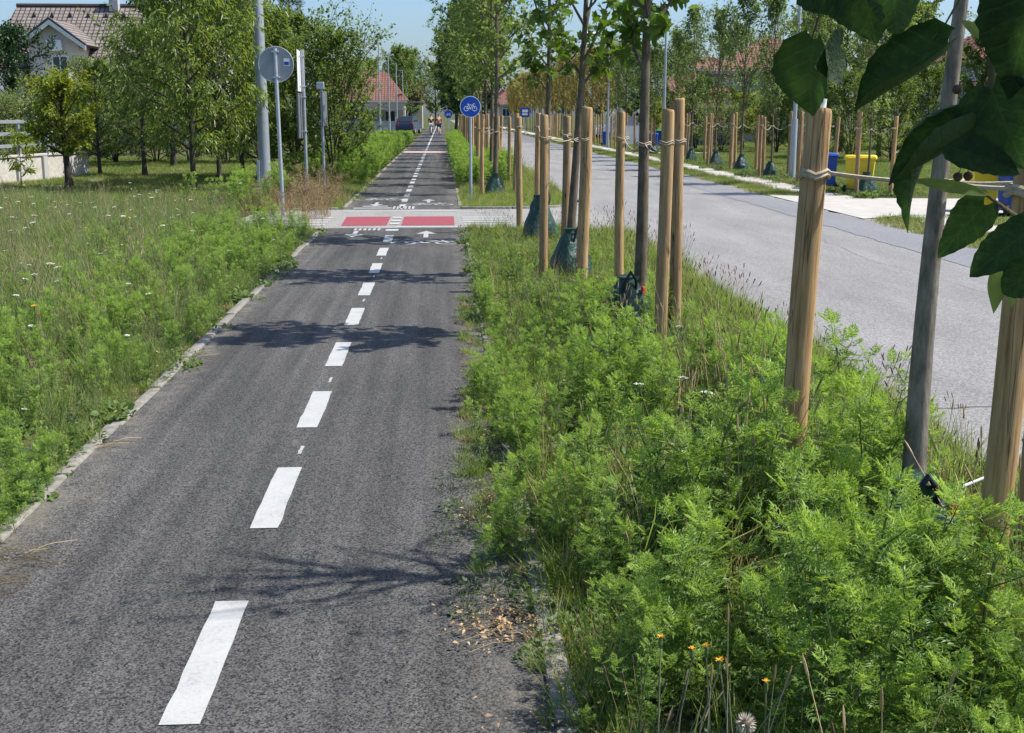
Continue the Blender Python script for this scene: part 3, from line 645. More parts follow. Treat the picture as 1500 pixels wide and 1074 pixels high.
# ================================================================== GROUND COVER
source('ragweed_source', [ragweed(100 + i, H, bu) for i, (H, bu) in enumerate([(.6, 1), (.62, 1.1), (.58, .9), (.64, .8), (.6, 1.2), (.56, 1), (.62, .7)])])
source('verge_grass_source', [clump(200 + i, 60, .10, h, .0055, 'grass', .8, .5) for i, h in enumerate((.16, .2, .24, .13))] +
       [clump(210, 45, .09, .24, .005, 'grass', .7, .4, lambda r: stalks(r, 6, .34, .06, 'straw', 'seed_brown', .04, .0035)), clump(211, 50, .1, .16, .006, 'straw', .9, .6)])
source('meadow_source', [clump(230 + i, 55, .12, h, .006, 'meadow_grass', .6, .4) for i, h in enumerate((.3, .36, .42, .26))] +
       [clump(240, 40, .12, .3, .005, 'meadow_grass', .6, .4, lambda r: stalks(r, 7, .48, .1, 'stem_grey', 'straw', .05, .003, .3)),
        clump(241, 30, .12, .28, .005, 'straw', .7, .4, lambda r: stalks(r, 6, .44, .1, 'straw', 'straw', .05, .003, .3)),
        herb(242, 90, .14, .24, .055, 'herb'), herb(243, 80, .12, .3, .04, 'grey_herb', LEAFN), umbel(244, .48), umbel(245, .4, rad=.026), umbel(246, .5, 'petal_yellow', .02)])
source('lawn_source', [clump(260 + i, 170, .30, h, .007, 'lawn_grass', .9, .6) for i, h in enumerate((.07, .09, .11))] + [clump(264, 120, .28, .09, .007, 'straw', 1, .7)])
source('herb_source', [herb(270, 100, .12, .14, .035, 'herb'), herb(271, 90, .10, .18, .03, 'grey_herb', LEAFN), herb(272, 70, .1, .1, .05, 'herb', LEAFR), herb(273, 60, .12, .05, .03, 'grey_herb', LEAFR)])
source('dry_weed_source', [dry_weed(280 + i, h) for i, h in enumerate((.9, 1.1, .75))] + [clump(285, 60, .14, .6, .006, 'straw', .7, .35)])
def area(x0, x1, y0, y1, dens, seed, z=-.02, m=260):
    r = np.random.default_rng(seed); n = int((x1 - x0) * (y1 - y0) * dens); P = np.stack([r.uniform(x0, x1, n), r.uniform(y0, y1, n), np.full(n, z)], 1)
    return P[seen(P, m)], r
def patch(P, sc, seed):
    r = np.random.default_rng(seed); v = np.zeros(len(P))
    for k in range(6):
        a = r.uniform(0, 6.28); f = sc * r.uniform(.6, 2.2); v += np.sin((P[:, 0] * math.cos(a) + P[:, 1] * math.sin(a)) * f + r.uniform(0, 6.28))
    return v / 2.4
def off_street(P):   # outside the side street and its rounded corners
    x, y = P[:, 0], P[:, 1]; lo = 19.45 - np.clip((x - 1.35) / 1.5, 0, 1) ** 2.2 * 1.6; hi = 23.55 + np.clip((x - 1.35) / 1.5, 0, 1) ** 2.2 * 1.6
    return (y < lo) | (y > hi)
def cover(name, label, cat, src, sets, tilt=.12, seed=0):
    P = np.concatenate([s[0] for s in sets]); sc = np.concatenate([s[1] for s in sets]); ix = np.concatenate([s[2] for s in sets]); r = np.random.default_rng(seed)
    o = scatter(name, src, P, r.uniform(0, 6.28, len(P)), sc, ix, tilt, seed); tag(o, label, cat); return o

# ---- ragweed thicket on the near verge
def verge_h(P):
    x, y = P[:, 0], P[:, 1]
    h = np.interp(y, [1, 2.6, 3.6, 5.2, 7.5, 10, 12.5, 15.5], [.44, .52, .56, .58, .45, .36, .27, .18])
    ex = np.interp(x, [.36, .6, 1.0, 1.75, 2.1, 2.45, 2.8], [.45, .68, 1, 1, .68, .45, .3])
    return h * ex
P, r = area(.36, 2.75, 1.25, 16.2, 36, 31)
k = np.interp(P[:, 1], [0, 8, 12, 14.5, 16.2], [1, .95, .75, .35, .06]) * np.interp(P[:, 0], [.36, .5, .8, 2.2, 2.5, 2.75], [.3, .75, 1, 1, .55, .2])
keep = (r.uniform(0, 1, len(P)) < k) & (patch(P, 2.2, 5) > -.95)
for bx, by, rr in ((1.72, 4.0, .2), (.80, 2.55, .36), (.66, 2.9, .2), (1.36, 8.9, .42), (1.42, 8.2, .3), (1.36, 12.6, .4), (1.3, 11.8, .3)): keep &= np.hypot(P[:, 0] - bx, P[:, 1] - by) > rr
P = P[keep]
sets = [(P, verge_h(P) / .6 * r.choice([.55, .7, .85, 1.0, 1.15, 1.3], len(P)) * r.uniform(.92, 1.08, len(P)), r.integers(0, 7, len(P)))]
Q, r = area(.12, .46, 3.9, 13.5, 56, 131, z=-.01); Q = Q[(patch(Q, 1.9, 4) > -.7) & (Q[:, 0] > .12 + .18 * r.uniform(0, 1, len(Q)) + .16 * (np.abs(Q[:, 1] - 6.4) > 2.0))]; sets.append((Q, r.uniform(.3, .6, len(Q)), r.integers(0, 7, len(Q))))
cover('ragweed_thicket', 'tall feathery bright green ragweed filling the strip between bicycle path and road', 'weeds', 'ragweed_source', sets, .14, 1)
# beyond the side street
P, r = area(.4, 1.9, 30, 75, 26, 32); k = np.interp(P[:, 0], [.4, .6, 1.5, 1.9], [.7, 1, .9, .3]) * np.interp(P[:, 1], [30, 33, 75], [.2, 1, .8]); P = P[r.uniform(0, 1, len(P)) < k]
cover('ragweed_hedge', 'tall ragweed right of the bicycle path beyond the side street, under the staked trees', 'weeds', 'ragweed_source', [(P, r.uniform(.9, 1.5, len(P)), r.integers(0, 7, len(P)))], .12, 2)
P, r = area(-4.2, -1.98, 31.5, 84, 22, 33); P = P[r.uniform(0, 1, len(P)) < np.interp(P[:, 1], [31.5, 36, 84], [.2, 1, .9])]
cover('ragweed_bank', 'tall ragweed bank left of the bicycle path beyond the side street', 'weeds', 'ragweed_source', [(P, r.uniform(.8, 1.3, len(P)), r.integers(0, 7, len(P)))], .12, 3)
# along the left kerb
P, r = area(-5.2, -1.97, 3.4, 20.5, 30, 34); pk = patch(P, 1.3, 8); d = -2.0 - P[:, 0]
k = np.interp(d, [0, .12, .8, 1.5, 3.2], [.55, 1, 1, .38, .08]) * np.interp(pk, [-1.2, -.2, .6], [.25, .8, 1]); k *= np.interp(P[:, 1], [3, 16, 20], [1, .9, .3]); P = P[r.uniform(0, 1, len(P)) < k]; d = -2.0 - P[:, 0]
Q = np.stack([r.uniform(-2.02, -1.9, 16), r.uniform(4.5, 5.9, 16), np.full(16, -.01)], 1); P = np.concatenate([P, Q]); d = -2.0 - P[:, 0] + np.where(P[:, 1] < 5.9, .25, 0)
cover('ragweed_fringe', 'ragweed and leafy weeds along the left kerb of the bicycle path', 'weeds', 'ragweed_source', [(P, np.interp(d, [0, .3, 1, 3], [.34, .55, .66, .6]) * r.uniform(.6, 1.2, len(P)), r.integers(0, 7, len(P)))], .16, 4)
P, r = area(.5, 2.5, 5.5, 15, 1.0, 36); cover('verge_flowers', 'scattered white umbels and small yellow flowers among the roadside ragweed', 'flowers', 'meadow_source', [(P, r.uniform(.7, 1.0, len(P)) * verge_h(P) / .44, r.choice([8, 9, 9, 10], len(P)))], .14, 14)
P, r = area(.45, 2.7, 1.6, 17, 20, 37); P = P[patch(P, 1.7, 6) > -.3]
cover('verge_mixed_plants', 'broad leaved weeds, straw stalks and long grasses mixed into the roadside ragweed', 'weeds', 'meadow_source', [(P, np.clip(verge_h(P) / .36, .35, 1.4) * r.uniform(.7, 1.15, len(P)), r.choice([0, 2, 3, 4, 4, 5, 5, 6, 6, 7, 7], len(P)))], .18, 15)
# ---- meadow on the left
P, r = area(-22, -2.02, 3.2, 26.2, 52, 35, m=330); d = -2.0 - P[:, 0]
pk = patch(P, .8, 3); u = r.uniform(0, 1, len(P)); ix = np.where(u < .60, r.integers(0, 4, len(P)), np.where(u < .72 + .04 * pk, 4, np.where(u < .77 + .05 * pk, 5, np.where(u < .90, 6, np.where(u < .95, 7, np.where(u < .972, 8, np.where(u < .995, 9, 10)))))))
sc = r.uniform(.6, 1.1, len(P)) * np.interp(d, [0, .3, 1.5], [.45, .7, 1]) * (1 + .12 * pk)
keep = off_street(P) | (P[:, 0] < -3.8); cover('meadow', 'unmown meadow of grasses, straw stalks and white flowers left of the bicycle path', 'meadow', 'meadow_source', [(P[keep], sc[keep], ix[keep])], .15, 5)
# ---- short grass: verges, lawns
sets = []
def grass_set(x0, x1, y0, y1, dens, seed, s0, s1, kf=None):
    P, r = area(x0, x1, y0, y1, dens, seed); P = P[off_street(P)]
    if kf is not None: P = P[r.uniform(0, 1, len(P)) < kf(P)]
    sets.append((P, r.uniform(s0, s1, len(P)), np.where(r.uniform(0, 1, len(P)) < .8, r.integers(0, 4, len(P)), r.integers(4, 6, len(P)))))
grass_set(.37, 2.84, 1.2, 19.6, 60, 41, .5, 1.05)
grass_set(2.0, 2.86, 1.2, 18.5, 60, 42, .7, 1.35)
grass_set(.40, 2.8, 23.5, 34, 60, 43, .5, 1.0)
grass_set(1.2, 2.8, 34, 90, 14, 44, .9, 1.6)
grass_set(.36, .55, 1.5, 19, 60, 45, .3, .55)
grass_set(-2.25, -1.97, 3, 19, 60, 46, .3, .55)
for (x0, x1, y0, y1, n_) in ((.10, .42, 4.5, 7.8, 130), (.14, .42, 7.6, 12, 90), (-2.1, -1.92, 4, 12, 40), (.30, .5, 2.8, 4.4, 30)):
    rr = np.random.default_rng(int(y0 * 10)); q = np.stack([rr.uniform(x0, x1, n_), rr.uniform(y0, y1, n_), np.full(n_, -.005)], 1); q = q[patch(q, 1.8, 9) > -.4]; sets.append((q, rr.uniform(.25, .6, len(q)), np.where(rr.uniform(0, 1, len(q)) < .22, 5, rr.integers(0, 4, len(q)))))
grass_set(-4.5, -1.98, 23.6, 36, 45, 47, .4, .9)
cover('verge_grass', 'green roadside grass with seed heads on the verges beside bicycle path and road', 'grass', 'verge_grass_source', sets, .14, 6)
sets = []
for a in ((-26, -4.2, 25.6, 52, 9, 51), (-4.4, -2.1, 26, 33, 14, 55), (9.25, 34, 12, 62, 8, 52), (7.55, 8.18, 4, 90, 22, 53), (9.25, 40, 60, 120, 2.5, 54)):
    P, r = area(*a[:5], a[5])
    x, y = P[:, 0], P[:, 1]; ok = ~((y > 20.8) & (y < 27) & (x < 19) & (x > 7.3)); ok &= ~((y > 57.3) & (y < 59.3) & (x > 9))
    P = P[ok]; sets.append((P, r.uniform(.8, 1.5, len(P)), np.where(r.uniform(0, 1, len(P)) < .84, r.integers(0, 3, len(P)), 3)))
cover('lawn_grass', 'short mown lawn under the fruit trees and around the far pavement', 'grass', 'lawn_source', sets, .05, 7)
# ---- mixed small herbs at the edges
sets = []
P, r = area(.3, 2.7, 1.4, 18.8, 30, 61); P = P[off_street(P)]; sets.append((P, r.uniform(.6, 1.2, len(P)), r.integers(0, 4, len(P))))
P, r = area(-.02, .5, 2.2, 12, 60, 62); P = P[(patch(P, 1.6, 2) > -.2) & (P[:, 0] > .16) | (np.hypot((P[:, 0] - .10) / .15, (P[:, 1] - 5.4) / .75) < 1) | (np.hypot((P[:, 0] - .14) / .2, (P[:, 1] - 4.25) / .25) < 1)]; sets.append((P, r.uniform(.45, .9, len(P)), np.where(r.uniform(0, 1, len(P)) < .8, 1, 3)))
P, r = area(-3.2, -1.84, 3.2, 19, 26, 63); P = P[(P[:, 0] < -1.98) | (patch(P, 1.5, 21) > .25)]; sets.append((P, r.uniform(.5, 1.1, len(P)), r.integers(0, 4, len(P))))
P, r = area(8.9, 10.6, 26, 50, 8, 64); sets.append((P, r.uniform(.8, 1.6, len(P)), r.integers(0, 4, len(P))))
cover('small_herbs', 'low leafy herbs and creeping weeds along the path edges and verges', 'weeds', 'herb_source', sets, .15, 8)
# ---- dry weeds round the sign posts
sets = []
r = np.random.default_rng(70)
for (px, py, n, sp) in ((430, 312, 24, .5), (458, 300, 22, .5), (405, 303, 7, .5), (480, 320, 12, .3), (448, 325, 12, .4)):
    c = G(px, py); q = np.stack([r.normal(c.x, sp, n), r.normal(c.y, sp * 1.6, n), np.full(n, -.02)], 1); q = q[(q[:, 0] < -2.05)]
    sets.append((q, r.uniform(.5, 1.0, len(q)), r.integers(0, 4, len(q))))
P = np.stack([r.normal(-3.75, .45, 26), r.normal(24.2, .8, 26), np.full(26, -.02)], 1); P = P[off_street(P) | (P[:, 0] < -3.8)]
cover('ragweed_tuft', 'dark green ragweed tuft beside the dead weeds at the sign posts', 'weeds', 'ragweed_source', [(P, r.uniform(.9, 1.5, len(P)), r.integers(0, 7, len(P)))], .14, 17)
cover('dry_weeds', 'dead brown weeds and straw round the foot of the sign posts', 'weeds', 'dry_weed_source', sets, .16, 9)
# ---- dead leaves and straw lying along the path edges
def litter():
    r = np.random.default_rng(77); P = []
    for (x, y, sx, sy, n) in ((.20, 4.02, .09, .10, 230), (.42, 3.3, .06, .4, 120), (.40, 3.6, .06, .35, 110), (.16, 5.2, .07, .25, 60), (.24, 7.0, .06, .6, 70), (-2.06, 5.6, .06, .5, 90), (-1.98, 4.7, .07, .2, 80), (-2.08, 8, .08, 1.4, 110), (.33, 10, .05, 3, 120), (-2.08, 14, .08, 3, 140), (.30, 3.3, .1, .15, 40), (-2.1, 17.5, .2, .8, 160)):
        P.append(np.stack([r.normal(x, sx, n), r.normal(y, sy, n), r.uniform(.012, .035, n)], 1))
    P = np.concatenate(P); n = len(P); D = r.normal(0, 1, (n, 3)) * np.array([1, 1, .25])
    V, F = stamp(LEAF2[0] * np.array([.9, 1, 2.2]), LEAF2[1], P, frames(D, np.array([[0, 0, 1.]]) + r.normal(0, .35, (n, 3))), r.uniform(.010, .028, n))
    o = link('dead_leaves', trimesh('dead_leaves', V, F, 'litter'), None, 'stuff'); tag(o, 'dry brown leaves and chaff along both edges of the bicycle path', 'dead leaves')
    st = Geo()
    for (x, y, n) in ((-1.80, 4.75, 16), (-1.85, 4.45, 10), (.25, 4.0, 14), (-1.9, 6.5, 8), (-1.95, 9, 8), (-1.9, 3.9, 8)):
        for _ in range(n):
            a = r.uniform(-.6, .6) + (0 if x < 0 else math.pi); L = r.uniform(.06, .24); b = np.array([x + r.normal(0, .06), y + r.normal(0, .08), .012]); e = b + np.array([math.cos(a) * L, math.sin(a) * L, r.uniform(0, .02)])
            st.tube([b, (b + e) / 2 + np.array([0, 0, .012]), e], .0015, 3, False)
    o = obj('straw_bits', st, 'straw', None, kind='stuff'); tag(o, 'pale dry grass stalks fallen onto the asphalt edges', 'straw')
litter()

# ================================================================== TREES
KM = [TreeKind('maple', 'bark_grey', 'leaf_maple', 300 + i, 4.7, .058, 2.05, .72, 16, (42, 64), 8, 9, MAPLE, .115, .35, 'oval', up=.5, twl=.55, lenj=.35, minr=.010) for i in range(2)]
KR = [TreeKind('row', 'bark_grey', 'leaf_row', 320 + i, 6.6, .06, 2.35, 1.1, 30, (35, 68), 9, 10, LEAFR, .105, .4, 'oval', up=.4, twl=.5, lenj=.3) for i in range(3)]
KS = [TreeKind('slim', 'bark_grey', 'leaf_slim', 340 + i, 6.0, .045, 1.9, .85, 34, (52, 72), 8, 15, LEAF2, .11, .2, 'column', up=.7, twl=.6, lenj=.35) for i in range(4)]
KO = [TreeKind('olive', 'bark_grey', 'leaf_olive', 360 + i, 6.0, .05, 1.8, .8, 34, (62, 78), 8, 17, LEAF2, .12, .1, 'column', up=.8, twl=.5, lenj=.3) for i in range(3)]
KA = TreeKind('sparse', 'bark_light', 'leaf_maple', 380, 3.6, .056, 2.2, .55, 24, (52, 74), 3, 3, LEAFR, .06, .3, 'oval', lean=(.02, 0), up=.2, bare=.75, twl=.9, minr=.013)
KP = [TreeKind('peach', 'bark_dark', 'leaf_peach', 390 + i, 5.8, .085, .95, 1.9, 42, (18, 62), 12, 17, LEAFN, .19, .75, 'round', up=.1, twl=.42, lenj=.22) for i in range(2)]
KF = [TreeKind('fruit', 'bark_dark', 'leaf_mid', 400 + i, 4.4, .08, .7, 1.5, 34, (20, 60), 11, 16, LEAF2, .115, .35, 'round', up=.25, twl=.45, lenj=.25) for i in range(2)]
KL = TreeKind('small', 'bark_dark', 'leaf_light', 410, 2.5, .10, .75, .85, 28, (15, 65), 9, 30, LEAF2, .095, .3, 'round', up=.3, twl=.5, lenj=.3)
KB = [TreeKind('shrub', 'bark_dark', 'leaf_mid', 420 + i, 4.0, .05, .25, 1.25, 46, (25, 78), 11, 19, LEAF2, .10, .1, 'round', up=.55, stems=6, twl=.5, lenj=.35) for i in range(2)]
KD = TreeKind('darkround', 'bark_dark', 'leaf_dark', 430, 4.6, .1, 1.0, 1.75, 44, (10, 66), 12, 26, LEAF2, .13, .2, 'round', up=.2, twl=.4, lenj=.12)
KBIG = [TreeKind('big', 'bark_dark', lm, 440 + i, 9.5, .16, 1.9, 2.5, 46, (20, 68), 12, 26, LEAF2, .22, .3, 'round', up=.3, twl=.42, lenj=.25) for i, lm in enumerate(('leaf_dark', 'leaf_mid', 'leaf_row'))]
KH = TreeKind('hedge', 'bark_dark', 'leaf_hedge', 450, 2.2, .04, .1, 1.3, 34, (10, 60), 9, 22, LEAF2, .09, .1, 'round', up=.4, stems=5, twl=.5, lenj=.3)
KC = TreeKind('conifer', 'bark_dark', 'needles', 460, 8.0, .1, 1.0, 1.9, 70, (5, 25), 10, 22, NEEDLE, .14, .3, 'cone', up=.05, twl=.3)
# near row between path and road
NEAR = [('bare', KA, (1.86, 4.45), 0, (0, 0)), ('m0', KM[0], (1.55, 9.75), 2.1, (0, .045)), ('m1', KM[1], (1.45, 13.6), .4, (0, .035)), ('m0', KM[0], (1.50, 17.6), 4.0, (0, .01))]
nl = ['young tree with a slender grey trunk standing nearest, right of the leftmost near stake', 'young maple with a straight dark trunk beside the paired stakes', 'young maple whose trunk forks just above a thick stake', 'young maple at the corner of the side street, before the crossing']
ROWG = 'young trees between path and road'
for (kn, kd, (x, y), rz, tl), lb in zip(NEAR, nl): plant_tree('young_tree', kd, lb, 'tree', (x, y, -.02), rz, 1.0, ROWG, (0, tl[1]))
ROW2 = [(1.22, 27.8), (1.28, 31.6), (1.25, 35), (1.35, 39), (1.3, 42.6), (1.3, 46.4), (1.25, 50.2), (1.3, 54), (1.3, 58), (1.3, 62.5), (1.3, 67)]
for i, (x, y) in enumerate(ROW2):
    plant_tree('young_tree', KR[i % 3], f'leafy young tree, {ORD[i]} in the row right of the path beyond the side street', 'tree', (x, y, -.02), i * 1.9, random.uniform(.92, 1.08), ROWG)
# far row across the road
FROW = [(9.85 + random.gauss(0, .08), 27.6 + 4.05 * i) for i in range(38)]
for i, (x, y) in enumerate(FROW):
    kd = KS[i % 4] if i < 11 else KO[i % 3]
    plant_tree('slender_tree', kd, f'{"slender green" if i < 11 else "yellowish upright"} tree, {ORD[i]} counted from the right in the row across the road', 'tree', (x, y, -.02), i * 2.3, random.uniform(.74, .95) if i < 11 else random.uniform(.85, 1.05), 'slender trees across the road')
# orchard on the left
def at(px, py): v = G(px, py); return (v.x, v.y, -.02)
plant_tree('peach_tree', KP[0], 'large peach tree with long drooping leaves and a pale trunk on the lawn', 'tree', at(283, 281), .4, (.84, .84, .86))
plant_tree('peach_tree', KP[1], 'peach tree with a dark trunk just right of the palest trunk on the lawn', 'tree', at(322, 272), 2.4, .82)
plant_tree('peach_tree', KP[0], 'drooping tree standing directly left behind the thick lamp post', 'tree', at(356, 266), 4.4, .85)
plant_tree('fruit_tree', KF[0], 'spreading fruit tree with a dark forked trunk in the middle of the lawn', 'tree', at(214, 258), .2, .92)
plant_tree('fruit_tree', KF[1], 'small fruit tree with a thin forked trunk behind the yellowish one', 'tree', at(147, 257), 1.2, .72)
plant_tree('fruit_tree', KL, 'small yellowish green tree with a thick stub trunk near the concrete wall', 'tree', at(100, 276), .9, 1.0)
v = AtY(250, 168, 44); plant_tree('orchard_tree', KBIG[2], 'tall bright green tree rising behind the orchard beside the brown roof', 'tree', (v.x, v.y, -.02), 0, (.62, .62, .72))
plant_tree('tall_shrub', KB[0], 'tall leafy shrub with upright shoots beside the left path edge', 'shrub', (-2.95, 33.6, -.02), .3, (1.0, 1.0, .98))
plant_tree('tall_shrub', KB[1], 'broad tall shrub behind the paired sign posts', 'shrub', (-4.2, 35.2, -.02), 1.3, 1.12)
plant_tree('tall_shrub', KB[0], 'dense shrub between the thick lamp post and the sign posts', 'shrub', (-5.3, 36.5, -.02), 2.6, 1.1)
plant_tree('tall_shrub', KB[1], 'shrub low behind the shrub at the path edge, toward the street lamps', 'shrub', (-3.0, 37.5, -.02), 4.0, .82)
tr_, (V_, F_) = gen_tree(470, 1.25, .016, .3, .45, 12, (15, 60), 5, 9, LEAFN, .16, .5, 'round', up=.2, twl=.6); t = thing('sapling', 'young feathery sapling in front of the concrete wall', 'sapling', at(32, 272)); obj('trunk', tr_, 'twig', t); link('crown', trimesh('crown', V_, F_, 'leaf_light'), t, 'stuff')
v = AtY(430, 168, 52); plant_tree('conifer', KC, 'dark conifer poking up behind the shrubs left of the path', 'tree', (v.x, v.y, -.02), 0, 1.05)
v = AtY(18, 168, 48); plant_tree('round_tree', KD, 'dense dark green round tree in front of the brown roofed house', 'tree', (v.x, v.y, -.02), 0, (.9, .9, 1.0))
for i, (px, Y, s, lb) in enumerate([(40, 44, 1.0, 'hedge bush below the dark round tree behind the railing'), (110, 46, 1.15, 'hedge bush behind the small yellowish tree'), (165, 47, 1.1, 'hedge bush behind the thin forked trunk'), (225, 47, 1.0, 'hedge bush behind the dark forked trunk'), (275, 48, 1.1, 'hedge bush behind the palest orchard trunk'), (330, 46, 1.05, 'hedge bush behind the slim dark orchard trunks'), (385, 47, 1.1, 'hedge bush hidden behind the thick lamp post'), (-20, 42, 1.0, 'hedge bush at the left picture edge behind the railing'), (192, 58, 1.7, 'taller bush right of the pink gable below the roof'), (105, 60, 1.1, 'light bush below the gable window')]):
    v = AtY(px, 168, Y); plant_tree('hedge_bush', KH, lb, 'bush', (v.x, v.y, -.02), i * 1.3, s, 'hedge bushes behind the orchard')
# far along the path
for i, (x, y, k, s, lb) in enumerate([(2.0, 72, 0, .82, 'dark tree right of the path behind the small blue sign'), (1.9, 84, 1, .85, 'second dark tree right of the path, beyond the small blue sign'), (2.0, 97, 0, .9, 'third dark tree right of the path, farther on'), (1.8, 112, 1, .95, 'fourth dark tree right of the path, farther on'), (1.6, 130, 0, .95, 'fifth tree right of the path, above the cyclists'), (1.8, 155, 1, 1.0, 'last tree right of the path, in the distance'),
        (-5.2, 150, 1, .95, 'tree left of the path above the parked van'), (-4.2, 165, 2, 1.0, 'bright tree left of the path beyond the lamp row'), (-6, 185, 0, 1.0, 'distant dark tree closing the view left of the path'), (-1.0, 205, 1, 1.0, 'distant tree straight at the end of the path'), (-9.5, 170, 1, .9, 'tree behind the red roofed house down the path'), (-14, 150, 2, .8, 'tree left behind the red roofed house down the path')]):
    plant_tree('mature_tree', KBIG[k], lb, 'tree', (x, y, -.02), i * 1.7, s, 'mature trees down the path')
# beyond the road, right
for i, (px, Y, k, s, lb) in enumerate([(1290, 50, KBIG[2], .62, 'bright leafy tree behind the yellow bin'), (1235, 58, KBIG[1], .7, 'green tree left behind the yellow bin'), (1340, 62, KBIG[1], .72, 'green tree between the yellow bin and the nearest trunk'), (1440, 52, KBIG[2], .55, 'leafy tree below the dark red roof at the right'), (1520, 50, KBIG[0], .6, 'dark tree at the right edge below the dark red roof'), (1190, 80, KBIG[2], .85, 'tree behind the right end of the beige house'), (962, 92, KD, 1.25, 'dark round evergreen behind the paired near stakes'), (925, 120, KBIG[1], .85, 'tree beyond the evergreen across the road'), (880, 135, KBIG[2], .85, 'tree in the distance behind the slim lamp posts'), (825, 160, KBIG[1], .9, 'distant tree above the yellowish row'), (1000, 110, KBIG[2], .8, 'tree left behind the beige house'), (760, 200, KBIG[1], .8, 'farthest tree at the left end of the yellowish row'), (1075, 105, KBIG[1], .9, 'tall tree directly behind the beige house'), (1560, 45, KBIG[1], .6, 'tree past the right picture edge')]):
    v = AtY(px, 168, Y); plant_tree('garden_tree', k, lb, 'tree', (v.x, v.y, -.02), i * 2.1, s, 'trees across the road')
for i, (px, Y, s, k, lb) in enumerate([(1058, 60, .95, KH, 'pale round bush in front of the orange wall'), (1088, 62, 1.05, KL, 'yellowish bush in front of the beige wall'), (1140, 58, .9, KB[0], 'leafy dark bush right of the beige house'), (1160, 62, .8, KB[1], 'bush beside the dark garden wall'), (1020, 64, .9, KB[1], 'bush left of the orange wall'), (1110, 66, 1.1, KH, 'grey green bush against the beige wall'), (955, 76, 1.0, KL, 'clipped bright hedge behind the blue bins'), (1250, 44, .8, KB[1], 'low shrub behind the yellow bin'), (1310, 46, .8, KB[0], 'low shrub right of the yellow bin'), (1360, 48, .9, KB[1], 'shrub behind the nearest tree trunk'), (1205, 52, .8, KH, 'low shrub beside the teal roofed shelter')]):
    v = AtY(px, 168, Y); plant_tree('garden_bush', k, lb, 'bush', (v.x, v.y, -.02), i * 1.1, s, 'garden bushes across the road')

# ================================================================== STAKES, ROPES, WATERING BAGS
def stake_mesh(seed, r0=.055, H=1.86):
    r = np.random.default_rng(seed); g = Geo(); pr = []; n = 16; zs = [-.25, 0, .2, .45, .7, .95, 1.2, 1.45, 1.65, H - .02, H - .006, H]
    ph = r.uniform(0, 6.28); V = []
    for i, z in enumerate(zs):
        rr = r0 * (1.05 - .06 * max(z, 0) / H) * (1 if i < 9 else (.985, .93, .84)[i - 9]); cx = .010 * math.sin(z * 1.7 + ph); cy = .010 * math.cos(z * 2.1 + ph)
        for k in range(n):
            t = 2 * math.pi * k / n; q = rr * (1 + .03 * math.sin(3 * t + ph + z) + r.normal(0, .008)); V.append((cx + q * math.cos(t), cy + q * math.sin(t), z + (.006 * math.sin(t + ph) if i > 8 else 0)))
    F = [(i * n + k, i * n + (k + 1) % n, (i + 1) * n + (k + 1) % n, (i + 1) * n + k) for i in range(len(zs) - 1) for k in range(n)] + [tuple((len(zs) - 1) * n + k for k in range(n))]
    return tomesh('timber_stake', g.add(V, F), 'stake_wood', 38)
SM = [stake_mesh(500 + i) for i in range(5)]
def stake(x, y, label, i=0, sc=1.0, h=1.0, tilt=(0, 0), group='round timber tree stakes'):
    o = link('timber_stake', SM[i % 5], None, None, (x, y, -.02)); o.rotation_euler = (tilt[0], tilt[1], i * 1.3); o.rotation_mode = 'ZYX'; o.scale = (sc, sc, h); return tag(o, label, 'stake', group)
near_stakes = [
    (1.40, 4.62, 0, .90, .99, (0, .022), 'thick round timber stake in the weeds with a white cap, left of the nearest trunk'),
    (1.745, 3.55, 1, .84, .92, (0, .004), 'timber stake in the foreground at the right picture edge, before the nearest trunk'),
    (2.10, 4.0, 2, .80, .86, (0, .0), 'timber stake half hidden at the right edge behind the foreground stake'),
    (1.655, 8.95, 3, .86, 1.0, (0, .0), 'front stake of the close pair right of the straight dark maple trunk'),
    (1.865, 9.55, 4, .84, 1.045, (0, .0), 'rear taller stake of the close pair right of the straight dark maple trunk'),
    (1.56, 10.5, 0, .72, .99, (0, -.01), 'thin stake left of the straight dark maple trunk'),
    (1.43, 12.3, 1, 1.08, 1.02, (0, .012), 'thick cracked stake just below the forking maple'),
    (1.10, 13.0, 2, .84, .98, (0, -.01), 'stake with rope, foremost of the group left of the forking maple'),
    (1.52, 14.9, 3, .86, .97, (0, .0), 'stake behind the rope between the two forking maple stakes'),
    (1.18, 18.7, 4, .86, .96, (0, 0), 'dark stake standing alone by the corner of the side street'),
    (1.49, 18.9, 0, .8, .99, (0, 0), 'stake behind the maple at the corner of the side street')]
for (x, y, i, sc, h, tl, lb) in near_stakes: stake(x, y, lb, i, sc, h, tl)
def loop(p, r, th, n=14, ell=1.0): return [(p[0] + r * math.cos(2 * math.pi * k / n), p[1] + r * ell * math.sin(2 * math.pi * k / n), p[2] + .008 * math.sin(k * 1.7)) for k in range(n + 1)]
def sag(a, b, s=.03, n=8): return [Vector(a).lerp(Vector(b), k / n) + Vector((0, 0, -s * 4 * (k / n) * (1 - k / n))) for k in range(n + 1)]
